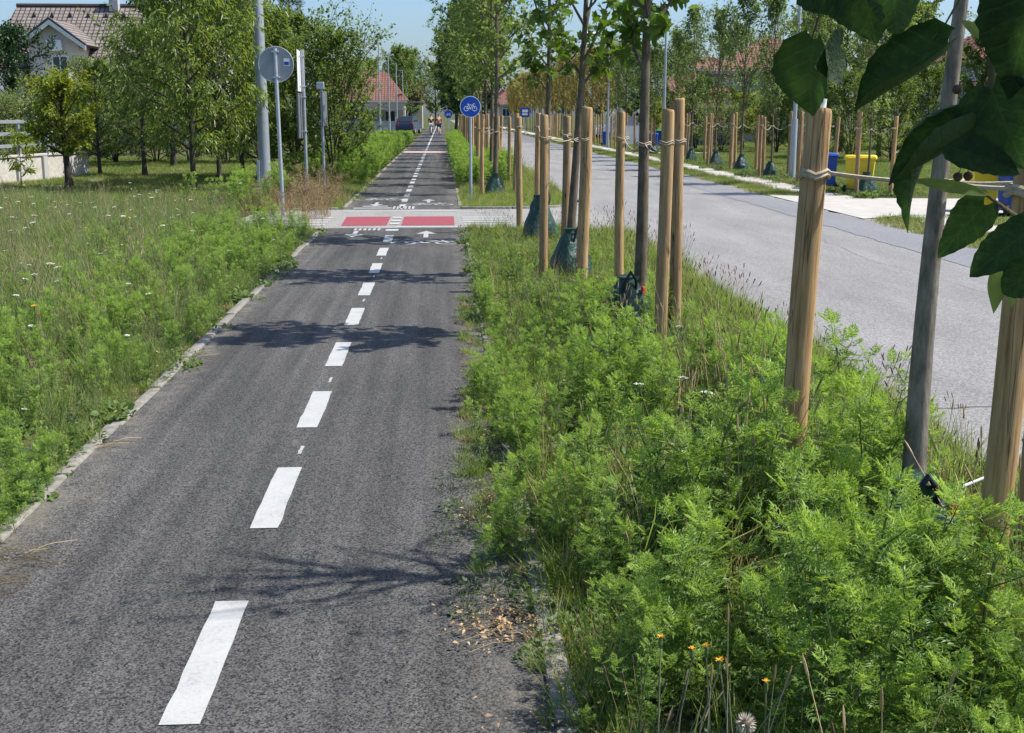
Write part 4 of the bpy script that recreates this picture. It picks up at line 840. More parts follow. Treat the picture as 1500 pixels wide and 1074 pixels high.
def tie(label, stakes, trunk, z, r=.056, group='rope ties between stakes and trunks', th=.0055, rt=.055, sg=.03):
    t = thing('rope_tie', label, 'rope', (0, 0, 0), 0, group)
    for (x, y) in stakes:
        g = Geo()
        for q in range(2): g.tube(loop((x, y, z + .016 * q - .012), r + .003, th), th, 5, False)
        obj('stake_loop', g, 'rope', t, 60)
        d = Vector((trunk[0] - x, trunk[1] - y, 0)).normalized()
        g = Geo().tube(sag((x + d.x * r, y + d.y * r, z), (trunk[0] - d.x * rt, trunk[1] - d.y * rt, z - .03), sg), th, 5)
        obj('rope_span', g, 'rope', t, 60)
    g = Geo()
    for q in range(2): g.tube(loop((trunk[0], trunk[1], z - .04 + .018 * q), rt + .006, th), th, 5, False)
    obj('trunk_loop', g, 'rope', t, 60); return t
tie('flat rope from the thick capped stake across to the nearest trunk', [(1.435, 4.62), (1.75, 3.55), (2.1, 4.0)], (1.90, 4.45), 1.58, .052, th=.0085, sg=.006)
tie('pale rope round the close pair of stakes and the straight maple trunk', [(1.655, 8.95), (1.865, 9.55), (1.56, 10.5)], (1.62, 9.75), 1.60, .055, sg=.07)
tie('white rope strung between the three stakes of the forking maple', [(1.44, 12.3), (1.10, 13.0), (1.52, 14.9)], (1.47, 13.6), 1.56, .06, sg=.03)
tie('sagging rope between the stakes at the corner of the side street', [(1.18, 18.7), (1.49, 18.9)], (1.5, 17.6), 1.62, .052, sg=.10)
c = G(0, 0, 0)
o = obj('white_cap', Geo().tube([(0, 0, -.012), (0, 0, .0), (.004, 0, .03)], [.020, .0195, .0185], 12), 'plastic_white', None, 40, loc=(1.447, 4.62, 1.83)); tag(o, 'small white plastic tube on top of the thick stake nearest the leaves', 'cap')
def bag_geo(seed, H=.55, rb=.24, rt=.07):
    r = np.random.default_rng(seed); ph = r.uniform(0, 6.28, 4)
    prof = [(rb * .92, 0), (rb * 1.05, .06 * H), (rb, .22 * H), (rb * .86, .42 * H), (rb * .66, .62 * H), (rt + (rb - rt) * .35, .8 * H), (rt * 1.15, .93 * H), (rt * 1.3, H)]
    return Geo().lathe(prof, 28, fn=lambda t, f: 1 + .10 * math.sin(3 * t + ph[0] + 4 * f) + .07 * math.sin(7 * t + ph[1] - 6 * f) + .04 * math.sin(13 * t + ph[2] + 9 * f))
BM = [tomesh('sack', bag_geo(600 + i), 'bag_green', 75) for i in range(3)]
hg = Geo().tube([(-.09, -.07, .40), (-.10, -.11, .50), (-.04, -.12, .60), (.02, -.11, .52), (.03, -.09, .42)], .014, 6)
HM = tomesh('handle_loop', hg, 'strap_black', 60)
TG = tomesh('red_tag', Geo().box((.085, -.12, .44), (.045, .02, .06), .004, .3), 'tag_red')
def bag(x, y, label, i=0, sc=1.0, rz=0.0, tagged=False, full=True, group='green watering bags round the trunks'):
    t = thing('watering_bag', label, 'bag', (x, y, -.03), rz, group); t.scale = sc if hasattr(sc, '__len__') else (sc,) * 3
    link('sack', BM[i % 3], t)
    if full: link('handle_loop', HM, t)
    if tagged: link('red_tag', TG, t)
    return t
bag(1.80, 4.30, 'crumpled green watering bag with a red tag, half buried in weeds at the nearest trunk', 0, (.95, .95, .86), .2, True)
o = obj('fill_tube', Geo().tube([(0, 0, 0), (.16, .03, .05)], .006, 8), 'plastic_white', None, 40, loc=(1.93, 4.2, .44)); tag(o, 'thin pale tube sticking out of the watering bag at the nearest trunk', 'tube')
bag(1.50, 9.7, 'green black watering bag with a red tag beside the straight maple trunk', 1, (1.0, 1.0, .98), .4, True)
bag(1.44, 13.5, 'green watering bag below the thick cracked stake', 2, (1.0, 1.0, 1.05), 1.0)
bag(1.42, 17.6, 'tall dark green watering bag at the corner of the side street', 0, (1.0, 1.0, 1.25), 2.0)
POS = ['left', 'rear', 'right']
for i, (x, y) in enumerate(ROW2):
    for k, (dx, dy) in enumerate(((-.33, -.25), (.02, .5), (.42, -.2))):
        stake(x + dx + random.gauss(0, .04), y + dy, f'{POS[k]} stake of the {ORD[i]} young tree right of the path beyond the side street', i + k, random.uniform(.75, .95), random.uniform(.94, 1.0), (random.gauss(0, .015), random.gauss(0, .015)))
    if i < 6: bag(x - .02, y - .1, f'dark green watering bag of the {ORD[i]} young tree beyond the side street', i, .95, i * 1.1, full=False)
    if i < 5: tie(f'pale rope at the {ORD[i]} young tree beyond the side street', [(x - .33, y - .25), (x + .42, y - .2)], (x, y), 1.45, .05, sg=.06)
for i, (x, y) in enumerate(FROW[:22]):
    for k, (dx, dy) in enumerate(((-.42, -.4), (-.05, .6), (.45, -.3))):
        stake(x + dx + random.gauss(0, .05), y + dy + random.gauss(0, .1), f'{POS[k]} stake of the {ORD[i]} tree from the right across the road', i + k, random.uniform(.8, 1.0), random.uniform(.93, 1.03), (random.gauss(0, .02), random.gauss(0, .02)), 'timber stakes across the road')
    if i < 9: bag(x, y, f'dark watering bag at the {ORD[i]} tree from the right across the road', i, random.uniform(.85, 1.05), i * .9, full=False, group='watering bags across the road')
    if i < 7: tie(f'white rope at the {ORD[i]} tree from the right across the road', [(x - .42, y - .4), (x + .45, y - .3)], (x, y), 1.5, .05, 'ropes across the road', .009, .05, .12)

# ================================================================== SIGNS AND LAMPS
def disc(r, t, n=40): return Geo().tube([(0, -t / 2, 0), (0, t / 2, 0)], r, n)
def cycle_sign(x, y, label, H=2.18, D=.44):
    t = thing('cycle_sign', label, 'road sign', (x, y, -.02), 0, 'blue bicycle path signs')
    obj('pole', Geo().tube([(0, .045, 0), (0, .045, H - .02)], .03, 14), 'galvanised', t, 40)
    z = H - D / 2 + .02
    obj('rim', disc(D / 2, .014), 'sign_white', t, 40, loc=(0, 0, z)); p = obj('plate', disc(D / 2 - .014, .004), 'sign_blue', t, 40, loc=(0, -.0095, z))
    bs = obj('bicycle_symbol', bike_geo(.045, .0003).xf(Matrix.Rotation(R(90), 4, 'X') @ Matrix.Scale(D * .62, 4)), 'sign_white', p, loc=(0, -.0028, .0))
    obj('clamp', Geo().box((0, .05, z + .08), (.09, .075, .025), .004), 'galvanised', t); obj('clamp', Geo().box((0, .05, z - .08), (.09, .075, .025), .004), 'galvanised', t)
    return t
v = G(690, 295); cycle_sign(v.x, v.y, 'round blue sign with a white bicycle on a grey post beyond the crossing')
v = AtY(657, 190, 66); cycle_sign(v.x, v.y, 'small distant blue bicycle sign under the dark trees', 2.05, .46)
v = G(415, 316); t = thing('round_sign', 'round road sign seen from its grey back, leaning post left of the path', 'road sign', (v.x, v.y, -.05)); t.rotation_euler = (0, -.012, 0)
obj('pole', Geo().tube([(0, 0, 0), (0, 0, 3.0)], .034, 14), 'galvanised', t, 40)
p = obj('plate', disc(.305, .006), 'sign_back', t, 40, loc=(0, .045, 2.72)); obj('rim', Geo().tube([(.307 * math.cos(a), 0, .307 * math.sin(a)) for a in np.linspace(0, 2 * math.pi, 41)], .011, 6, False), 'galvanised', p, 60)
obj('sticker', Geo().box((.19, -.006, .04), (.10, .004, .13)), 'plastic_white', p); obj('sticker_print', Geo().box((.19, -.0095, .02), (.085, .002, .06)), 'bin_blue', p)
for z in (2.5, 2.94): obj('clamp', Geo().box((0, .012, z), (.12, .09, .03), .005), 'galvanised', t)
v = AtY(447, 200, 29.5); t = thing('sign_post', 'grey post carrying two sign panels seen edge on, left of the path', 'road sign', (v.x, v.y, -.05))
obj('pole', Geo().tube([(0, 0, 0), (0, 0, 3.35)], .04, 14), 'galvanised_old', t, 40)
obj('upper_panel', Geo().box((0, 0, 0), (.9, .012, .95), .004), 'sign_white', t, loc=(-.09, -.04, 2.86), rz=R(92)); obj('lower_panel', Geo().box((0, 0, 0), (.5, .05, 1.05), .01), 'panel_back', t, loc=(-.11, -.03, 1.82), rz=R(87))
for z in (1.45, 2.25, 2.5, 3.2): obj('clamp', Geo().box((-.02, 0, z), (.14, .10, .035), .005), 'galvanised', t)
v = AtY(473, 200, 28.6); t = thing('sign_post', 'thin post with a white box on top and a narrow dark panel', 'road sign', (v.x, v.y, -.05))
obj('pole', Geo().tube([(0, 0, 0), (0, 0, 2.5)], .033, 12), 'galvanised_old', t, 40)
obj('top_box', Geo().box((-.02, -.01, 2.5), (.17, .14, .17), .015), 'galvanised', t); obj('dark_panel', Geo().box((0, 0, 0), (.34, .02, .78), .006), 'panel_back', t, loc=(.06, 0, 1.98), rz=R(78))
for z in (1.7, 2.25): obj('clamp', Geo().box((0, 0, z), (.12, .09, .03), .005), 'galvanised', t)
# bus stop sign far down the road
v = AtY(769, 168, 108); t = thing('bus_stop_sign', 'small dark blue bus stop sign with white panels across the road', 'road sign', (v.x, v.y, -.02))
obj('pole', Geo().tube([(0, 0, 0), (0, 0, 2.3)], .04, 10), 'galvanised', t, 40); obj('plate', Geo().box((0, -.06, 2.0), (.8, .03, .8), .01), 'sign_blue', t)
obj('bus_symbol', Geo().box((0, -.085, 2.13), (.5, .012, .24)), 'sign_white', t); obj('bus_symbol', Geo().box((0, -.085, 1.85), (.5, .012, .16)), 'sign_white', t)
# lamp posts
def lamp_left(x, y, label):
    t = thing('street_lamp', label, 'street lamp', (x, y, -.02), 0, 'street lamps left of the path')
    obj('base', Geo().tube([(0, 0, 0), (0, 0, 1.5)], .085, 12), 'galvanised', t, 40); obj('pole', Geo().tube([(0, 0, 1.5), (0, 0, 6.6)], [.062, .04], 12), 'galvanised', t, 40)
    obj('lamp_head', Geo().box((-.2, 0, 6.6), (.5, .18, .06), .02), 'galvanised_old', t); return t
l0 = lamp_left(-4.3, 86, 'nearest thin street lamp of the receding row left of the path')
for i, y in enumerate((101.5, 119, 138, 154, 170)): dup(l0, (-4.3, y, -.02), 0, f'{ORD[i + 1]} thin street lamp of the receding row left of the path')
t = thing('lamp_post', 'thick galvanised lamp post rising out of the weeds left of the path', 'lamp post', (-4.36, 30.2, -.05))
obj('pole', Geo().tube([(0, 0, 0), (0, 0, 9)], [.152, .095], 24), 'galvanised_old', t, 50); obj('cable_box', Geo().box((-.13, -.12, .45), (.07, .1, .6), .01), 'galvanised', t); obj('plinth', Geo().box((0, 0, .03), (.5, .5, .12), .02), 'concrete', t)
obj('arm', Geo().tube([(0, 0, 8.9), (.5, 0, 9.2), (1.3, 0, 9.3)], [.05, .045, .04], 10), 'galvanised', t, 50); obj('lamp_head', Geo().box((1.6, 0, 9.3), (.7, .25, .1), .03), 'galvanised', t)
def lamp_right(x, y, label):
    t = thing('street_lamp', label, 'street lamp', (x, y, -.02), 0, 'street lamps across the road')
    obj('base', Geo().tube([(0, 0, 0), (0, 0, 1.7)], .095, 12), 'galvanised', t, 40); obj('pole', Geo().tube([(0, 0, 1.7), (0, 0, 6.1)], [.062, .045], 12), 'galvanised', t, 40)
    obj('arm', Geo().tube([(0, 0, 6.05), (-.4, 0, 6.15), (-.75, 0, 6.17)], .025, 8), 'galvanised', t, 40)
    h = obj('lamp_head', Geo().tube([(-.75, 0, 6.2), (-.8, 0, 6.22), (-1.4, 0, 6.24), (-1.5, 0, 6.22)], [.05, .10, .10, .04], 10), 'plastic_white', t, 60); obj('diffuser', Geo().box((-1.1, 0, 6.13), (.5, .16, .04), .01), 'lamp_glass', h); return t
v = G(1160, 262); l1 = lamp_right(v.x, v.y, 'grey lamp post nearest across the road, left of the yellow bin')
for i, (px, Y) in enumerate(((972, 51), (890, 69), (853, 87), (828, 105), (806, 122), (790, 140))):
    v = AtY(px, 200, Y); dup(l1, (v.x, v.y, -.02), 0, f'{ORD[i + 1]} lamp post across the road, counting away from the yellow bin')

# ================================================================== BINS
def wheelie(x, y, rz, body, lid, label, sc=1.0):
    t = thing('wheelie_bin', label, 'bin', (x, y, 0), rz, 'wheelie bins across the road'); t.scale = (sc,) * 3
    g = Geo(); b0, b1, h = (.40, .44), (.48, .55), .86
    V = [(sx * b0[0] / 2, sy * b0[1] / 2, .06) for sx, sy in ((-1, -1), (1, -1), (1, 1), (-1, 1))] + [(sx * b1[0] / 2, sy * b1[1] / 2, h) for sx, sy in ((-1, -1), (1, -1), (1, 1), (-1, 1))]
    obj('body', g.add(V, [(0, 3, 2, 1), (0, 1, 5, 4), (1, 2, 6, 5), (2, 3, 7, 6), (3, 0, 4, 7), (4, 5, 6, 7)]), body, t)
    obj('rim', Geo().box((0, 0, h), (.53, .60, .05), .012), body, t); obj('lid', Geo().box((0, -.01, h + .055), (.54, .62, .06), .02, top=.9), lid, t, 40)
    obj('handle', Geo().tube([(-.2, .34, h + .02), (.2, .34, h + .02)], .016, 8), body, t); obj('axle', Geo().tube([(-.24, .22, .1), (.24, .22, .1)], .015, 6), 'dark_metal', t)
    for s in (-1, 1): obj('wheel', Geo().tube([(s * .21, .24, .1), (s * .26, .24, .1)], .10, 18), 'rubber', t, 40)
    return t
v = G(1258, 282); wheelie(v.x, v.y, R(158), 'bin_yellow', 'bin_yellow', 'yellow wheelie bin on the far pavement behind the thick stake', 1).scale = (1.38, 1.0, .92)
v = G(1224, 279); wheelie(v.x + .05, v.y + .9, R(168), 'bin_blue', 'bin_blue', 'blue wheelie bin half hidden left of the yellow one on the pavement', .92)
v = G(1452, 312); wheelie(v.x, v.y + .5, R(175), 'bin_yellow', 'bin_yellow', 'yellow wheelie bin at the right edge, left of a blue bin', 1.0)
v = G(1487, 314); wheelie(v.x, v.y + .1, R(178), 'bin_blue', 'bin_blue', 'blue wheelie bin at the right edge before a yellow bin', .95)
v = G(956, 222); wheelie(v.x, v.y, R(165), 'bin_blue', 'bin_blue', 'blue wheelie bin beside the straight maple trunk, on the far pavement', .95)
v = AtY(966, 215, 70); wheelie(v.x, v.y, 0, 'bin_blue', 'bin_green', 'blue bin with a green lid behind the other blue bin', 1.0)
v = G(887, 214); wheelie(v.x, v.y, 0, 'bin_blue', 'bin_blue', 'distant blue bin by the second lamp post across the road', .9)
v = AtY(1014, 205, 66); wheelie(v.x, v.y, 0, 'bin_blue', 'bin_yellow', 'blue bin with a yellow lid near the beige house', .9)
v = AtY(918, 205, 75); wheelie(v.x, v.y, 0, 'bin_yellow', 'bin_yellow', 'distant yellow bin left of the straight maple trunk', .9)

# ================================================================== BUILDINGS
def quad_uv(name, quads, mat, parent, thick=.12):
    """roof slopes: each quad gets uv in metres so that the tile courses have real size"""
    bm = bmesh.new(); uvl = bm.loops.layers.uv.new('UVMap')
    for q in quads:
        P = [Vector(p) for p in q]; n_ = (P[1] - P[0]).cross(P[-1] - P[0]).normalized(); U = (P[1] - P[0]).normalized(); W = n_.cross(U)
        vs_ = [bm.verts.new(p) for p in P]; f = bm.faces.new(vs_)
        for l in f.loops: d = l.vert.co - P[0]; l[uvl].uv = (d.dot(U), d.dot(W))
        lo = [bm.verts.new(p - n_ * thick) for p in P]; bm.faces.new(lo[::-1])
        for i in range(len(P)): j = (i + 1) % len(P); bm.faces.new([vs_[j], vs_[i], lo[i], lo[j]])
    me = bpy.data.meshes.new(name); bm.to_mesh(me); bm.free(); me.materials.append(M[mat]); return link(name, me, parent)
def window(parent, x, y, z, wd, h, face='-y', frame='fascia_white'):
    rz = {'-y': 0, '+x': R(90), '-x': R(-90)}[face]
    o = obj('window', Geo().box((0, 0, 0), (wd + .16, .10, h + .16), .01), frame, parent, loc=(x, y, z), rz=rz)
    obj('pane', Geo().box((-wd / 4 - .01, -.055, 0), (wd / 2 - .05, .012, h - .02)), 'glass', o); obj('pane', Geo().box((wd / 4 + .01, -.055, 0), (wd / 2 - .05, .012, h - .02)), 'glass', o)
    obj('sill', Geo().box((0, -.12, -h / 2 - .12), (wd + .3, .22, .05), .01), 'concrete', o); return o
# house with the brown roof, left
v = AtY(-8, 168, 74); hx, hy = v.x, v.y - 0
t = thing('house', 'pink house with a brown tiled roof and a small gable, behind the orchard', 'house', (hx, hy, -.05))
Wd, Dp, ev, rg = 14.0, 9.0, 4.7, 8.4
obj('wall', Geo().box((Wd / 2, Dp / 2, ev / 2), (Wd - 1.0, Dp - .9, ev)), 'wall_pink', t)
obj('gable_wall', Geo().poly([(.55, .5, ev), (.55, Dp - .5, ev), (.55, Dp / 2, rg - .35)], .2, (1, 0, 0)), 'wall_pink', t)
rf = quad_uv('roof', [[(-.3, -.5, ev - .15), (Wd + .3, -.5, ev - .15), (Wd + .3, Dp / 2, rg), (.35, Dp / 2, rg)], [(Wd + .3, Dp + .5, ev - .15), (-.3, Dp + .5, ev - .15), (.35, Dp / 2, rg), (Wd + .3, Dp / 2, rg)]], 'tile_brown', t)
obj('ridge_cap', Geo().tube([(.3, Dp / 2, rg + .02), (Wd + .3, Dp / 2, rg + .02)], .13, 8), 'tile_brown', rf)
ch = obj('chimney', Geo().box((6.3, Dp / 2 - .3, rg + .25), (.55, .55, 1.2), .02), 'wall_grey', rf); obj('chimney_cap', Geo().box((6.3, Dp / 2 - .3, rg + .9), (.7, .7, .12), .02), 'concrete', rf)
for k in range(6):
    x = 1.6 + 1.08 * k; y = Dp / 2 - .8; z = rg - .8 * (rg - ev) / (Dp / 2 + .5); obj('roof_vent', Geo().add([(x - .13, y - .22, z - .13), (x + .13, y - .22, z - .13), (x, y - .22, z + .16), (x, y + .3, z + .12)], [(0, 1, 2), (0, 2, 3), (1, 3, 2)]), 'fascia_dark', rf)
# gable (cross wing) with its own little roof
gx0, gx1, gz, ga, fy = 2.45, 5.85, 6.0, 7.2, -1.5
gm = (gx0 + gx1) / 2
obj('gable_wall', Geo().poly([(gx0 + .3, fy, 0), (gx1 - .3, fy, 0), (gx1 - .3, fy, gz), (gm, fy, ga - .25), (gx0 + .3, fy, gz)], 4.0, (0, 1, 0)), 'wall_pink', t)
quad_uv('gable_roof', [[(gx0 - .25, fy - .45, gz - .25), (gm, fy - .45, ga), (gm, 3.4, ga), (gx0 - .25, 3.4, gz - .25)][::-1], [(gm, fy - .45, ga), (gx1 + .25, fy - .45, gz - .25), (gx1 + .25, 3.4, gz - .25), (gm, 3.4, ga)][::-1]], 'tile_brown', t, -.14)
for a, b_ in (((gx0 - .27, gz - .30), (gm, ga - .05)), ((gx1 + .27, gz - .30), (gm, ga - .05))):
    obj('barge_board', Geo().poly([(a[0], fy - .50, a[1] - .02), (b_[0], fy - .50, b_[1] - .02), (b_[0], fy - .50, b_[1] - .30), (a[0], fy - .50, a[1] - .26)], .045, (0, 1, 0)), 'fascia_white', t)
    obj('edge_tile', Geo().tube([(a[0], fy - .46, a[1] + .06), (b_[0], fy - .46, b_[1] + .07)], .06, 6), 'fascia_dark', t)
ac = obj('air_conditioner', Geo().box((gm + .12, fy - .18, 5.72), (.85, .32, .6), .03), 'plastic_white', t); obj('fan_grille', Geo().tube([(gm - .02, fy - .345, 5.72), (gm - .02, fy - .36, 5.72)], .23, 24), 'dark_metal', ac); obj('fan_hub', Geo().tube([(gm - .02, fy - .36, 5.72), (gm - .02, fy - .372, 5.72)], .09, 16), 'plastic_white', ac)
window(t, gm + .35, fy - .03, 4.45, .8, 1.3); obj('balcony', Geo().box((gm + .6, fy - .5, 3.3), (2.4, .9, .9), .03), 'wall_white', t); obj('lower_window', Geo().box((1.4, .42, 2.4), (1.0, .06, 1.2)), 'glass', t)
# red hipped house down the path
def hip_house(name, label, loc, Wd, Dp, ev, rg, wallm, roofm, rz=0, inset=None):
    t = thing(name, label, 'house', loc, rz); ins = inset or Dp / 2
    obj('wall', Geo().box((Wd / 2, Dp / 2, ev / 2), (Wd - .8, Dp - .8, ev)), wallm, t)
    a, b_, c_, d = (0, 0, ev), (Wd, 0, ev), (Wd, Dp, ev), (0, Dp, ev); e, f = (ins, Dp / 2, rg), (Wd - ins, Dp / 2, rg)
    r_ = quad_uv('roof', [[a, b_, f, e], [b_, c_, f], [c_, d, e, f], [d, a, e]], roofm, t)
    obj('eaves_board', Geo().box((Wd / 2, -.06, ev - .10), (Wd, .06, .18)), 'wall_grey', t); return t, r_
v = AtY(452, 168, 128); t, r_ = hip_house('house', 'distant house with a red hipped roof left of the street lamps', (v.x, v.y, -.05), 10.2, 8, 3.3, 6.3, 'wall_beige', 'tile_red', 0, 2.3)
obj('chimney', Geo().box((6.6, 3.6, 6.2), (.5, .5, 1.0)), 'brick_chimney', r_); obj('porch_wall', Geo().box((5.1, -1.2, .6), (10, .2, 1.2)), 'wall_grey', t); obj('balcony_slab', Geo().box((5.1, -.7, 2.4), (10, 1.5, .15)), 'wall_grey', t)
window(t, 6.2, .38, 1.6, 1.0, 1.2); window(t, 8.4, .38, 1.6, 1.0, 1.2)
v = AtY(590, 168, 165); t, r_ = hip_house('house', 'small orange roofed house half hidden behind the lamp row', (v.x - 1.6, v.y, -.05), 4.6, 8, 3.6, 6.0, 'wall_beige', 'tile_red'); window(t, 2.3, .38, 1.8, 1.0, 1.2)
# beige house across the road
v = AtY(1030, 168, 82); t, r_ = hip_house('house', 'beige house with a red tiled roof behind the slender trees', (v.x, v.y, -.05), 9.5, 9, 4.7, 7.2, 'wall_beige', 'tile_red', R(-8)); obj('chimney', Geo().box((2.2, 4, 7.2), (.6, .6, 1.3)), 'brick_chimney', r_)
obj('orange_wing', Geo().box((-.4, 1.6, 1.7), (3.4, 4.5, 3.4)), 'wall_orange', t); quad_uv('wing_roof', [[(-2.4, -1.0, 3.35), (1.6, -1.0, 3.35), (1.6, 3.0, 4.5), (-2.4, 3.0, 4.5)]], 'tile_red', t)
window(t, 6.2, .38, 2.0, 1.2, 1.4); window(t, 3.6, .38, 2.0, 1.0, 1.4); window(t, -.4, -.68, 1.7, 1.0, 1.3)
v = AtY(1000, 168, 96); t, r_ = hip_house('house', 'orange brick gable house glimpsed left of the beige house', (v.x, v.y, -.05), 4.2, 6, 5.4, 6.4, 'wall_orange', 'tile_red'); window(t, 2.1, .38, 3.0, 1.0, 1.2)
v = AtY(1412, 168, 60); t, r_ = hip_house('house', 'house with a dark red roof at the upper right behind the leaves', (v.x, v.y, -.05), 8.5, 8, 4.6, 6.9, 'wall_white', 'tile_dark_red'); window(t, 2.2, .38, 3.0, 1.0, 1.2); window(t, 5.4, .38, 3.0, 1.0, 1.2)
quad_uv('porch_roof', [[(-.4, -2.2, 2.9), (4.4, -2.2, 2.9), (4.4, .3, 3.5), (-.4, .3, 3.5)]], 'tile_dark_red', t)
for x in (-.2, 4.2): obj('porch_post', Geo().box((x, -2.0, 1.4), (.16, .16, 2.8)), 'fascia_white', t)
v = AtY(742, 168, 190); t, r_ = hip_house('house', 'far orange roofed house at the left end of the yellowish row', (v.x - 2, v.y + 20, -.05), 6, 7, 3.6, 6.2, 'wall_beige', 'tile_red'); window(t, 3, .38, 2.2, 1.2, 1.2)
# concrete wall with railing at the left edge
A, B = G(-60, 276), G(132, 257); dv_ = B - A; L = dv_.length; t = thing('garden_wall', 'low concrete wall with a grey metal railing at the left picture edge', 'wall', (A.x, A.y, -.03), math.atan2(dv_.y, dv_.x))
npan = 5
for k in range(npan): obj('wall_panel', Geo().box((L * (k + .5) / npan, .1, .35), (L / npan - .02, .18, .7), .01), 'concrete', t)
obj('coping', Geo().box((L / 2, .1, .73), (L + .1, .26, .06), .01), 'concrete', t)
for k in range(npan): obj('pilaster', Geo().box((L * k / npan + .1, -.02, .34), (.22, .08, .68), .01), 'wall_grey', t)
for k in range(4): obj('railing_post', Geo().box((L * (.02 + .22 * k), .1, 1.22), (.07, .07, .94), .005), 'galvanised_old', t)
for z in (1.0, 1.32, 1.64): obj('rail', Geo().box((L * .36, .06, z), (L * .74, .03, .09), .005), 'galvanised_old', t)
obj('gravel_strip', Geo().poly([(A.x - 1, A.y - 1.2, -.012), (A.x + L * .5, A.y - .2, -.012), (B.x + .6, B.y - .2, -.012), (B.x, B.y + .3, -.012), (A.x - 1, A.y + .4, -.012)]), 'gravel', kind='structure')
# dark garden wall and shelter across the road
v0, v1 = AtY(985, 200, 72), AtY(1085, 200, 72); t = thing('garden_fence', 'dark panel fence in front of the beige house', 'fence', (v0.x, v0.y, -.03)); Lf = v1.x - v0.x
for k in range(5): obj('fence_panel', Geo().box((Lf * (k + .5) / 5, 0, .6), (Lf / 5 - .06, .05, 1.2), .005), 'fence_dark', t)
for k in range(6): obj('fence_post', Geo().box((Lf * k / 5, .05, .68), (.10, .10, 1.36), .005), 'concrete', t)
v = AtY(1180, 215, 52); t = thing('garden_shelter', 'small shelter with a teal roof on posts on the far lawn', 'shelter', (v.x, v.y, -.03))
for sx in (-.5, .5):
    for sy in (-.4, .4): obj('post', Geo().box((sx, sy, .65), (.08, .08, 1.3)), 'dark_metal', t)
obj('roof', Geo().box((0, 0, 1.33), (1.3, 1.1, .08), .01), 'teal', t); obj('back_panel', Geo().box((0, .42, .6), (.95, .03, 1.0)), 'fence_dark', t); obj('red_seat', Geo().box((.1, 0, .3), (.5, .35, .3), .05), 'tag_red', t)
# information board (white sheet) across the road
v = AtY(927, 210, 60); t = thing('notice_board', 'white notice sheet on two legs left of the blue bin', 'board', (v.x, v.y, -.03)); obj('sheet', Geo().box((0, 0, .85), (.75, .03, .9), .005), 'plastic_white', t)
for s in (-1, 1): obj('leg', Geo().box((s * .3, .03, .5), (.05, .05, 1.0)), 'galvanised', t)

# ================================================================== VEHICLES AND CYCLISTS
def car(x, y, rz, mat, label):
    t = thing('parked_car', label, 'car', (x, y, 0), rz)
    prof = [(-2.1, .35), (-2.12, .75), (-1.95, .98), (-1.0, 1.08), (-.35, 1.62), (1.5, 1.66), (1.98, 1.1), (2.08, .8), (2.08, .35)]
    g = Geo(); n = len(prof)
    for s, k in ((-1, .93), (1, .93)): pass
    V = []
    for s in (-1, 1):
        for (a, z) in prof: V.append((a, s * (.86 if z < 1.1 else .70), z))
    F = [tuple(range(n))[::-1], tuple(range(n, 2 * n))] + [(i, (i + 1) % n, (i + 1) % n + n, i + n) for i in range(n)]
    obj('body', g.add(V, F), mat, t, 25)
    obj('rear_window', Geo().poly([(1.60, -.58, 1.58), (1.60, .58, 1.58), (1.97, .72, 1.16), (1.97, -.72, 1.16)], .02, (-.7, 0, -.3)), 'glass', t); obj('windscreen', Geo().poly([(-.44, -.58, 1.57), (-.96, -.70, 1.13), (-.96, .70, 1.13), (-.44, .58, 1.57)], .02, (.6, 0, -.6)), 'glass', t)
    for s in (-1, 1):
        obj('side_window', Geo().poly([(-.75, s * .80, 1.15), (1.6, s * .80, 1.15), (1.35, s * .705, 1.55), (-.3, s * .705, 1.55)], .03, (0, -s, .0)), 'glass', t)
        obj('tail_light', Geo().box((2.06, s * .68, .92), (.08, .22, .26), .02), 'tag_red', t)
        for a in (-1.3, 1.3):
            wl = obj('wheel', Geo().tube([(a, s * .68, .32), (a, s * .88, .32)], .32, 20), 'rubber', t, 40); obj('rim', Geo().tube([(a, s * .882, .32), (a, s * .89, .32)], .2, 14), 'galvanised', wl, 40)
    return t
v = AtY(599, 190, 118); car(v.x, v.y, R(90) + .1, 'car_dark', 'dark blue parked car left of the path below the lamp row').scale = (1, 1, 1)
for o in [x for x in bpy.data.objects if x.name.startswith('parked_car')]: o.rotation_euler[2] = R(-100)
v = AtY(878, 196, 92); car(v.x + 1.5, v.y, R(10), 'car_white', 'white parked car behind the distant blue bin across the road')
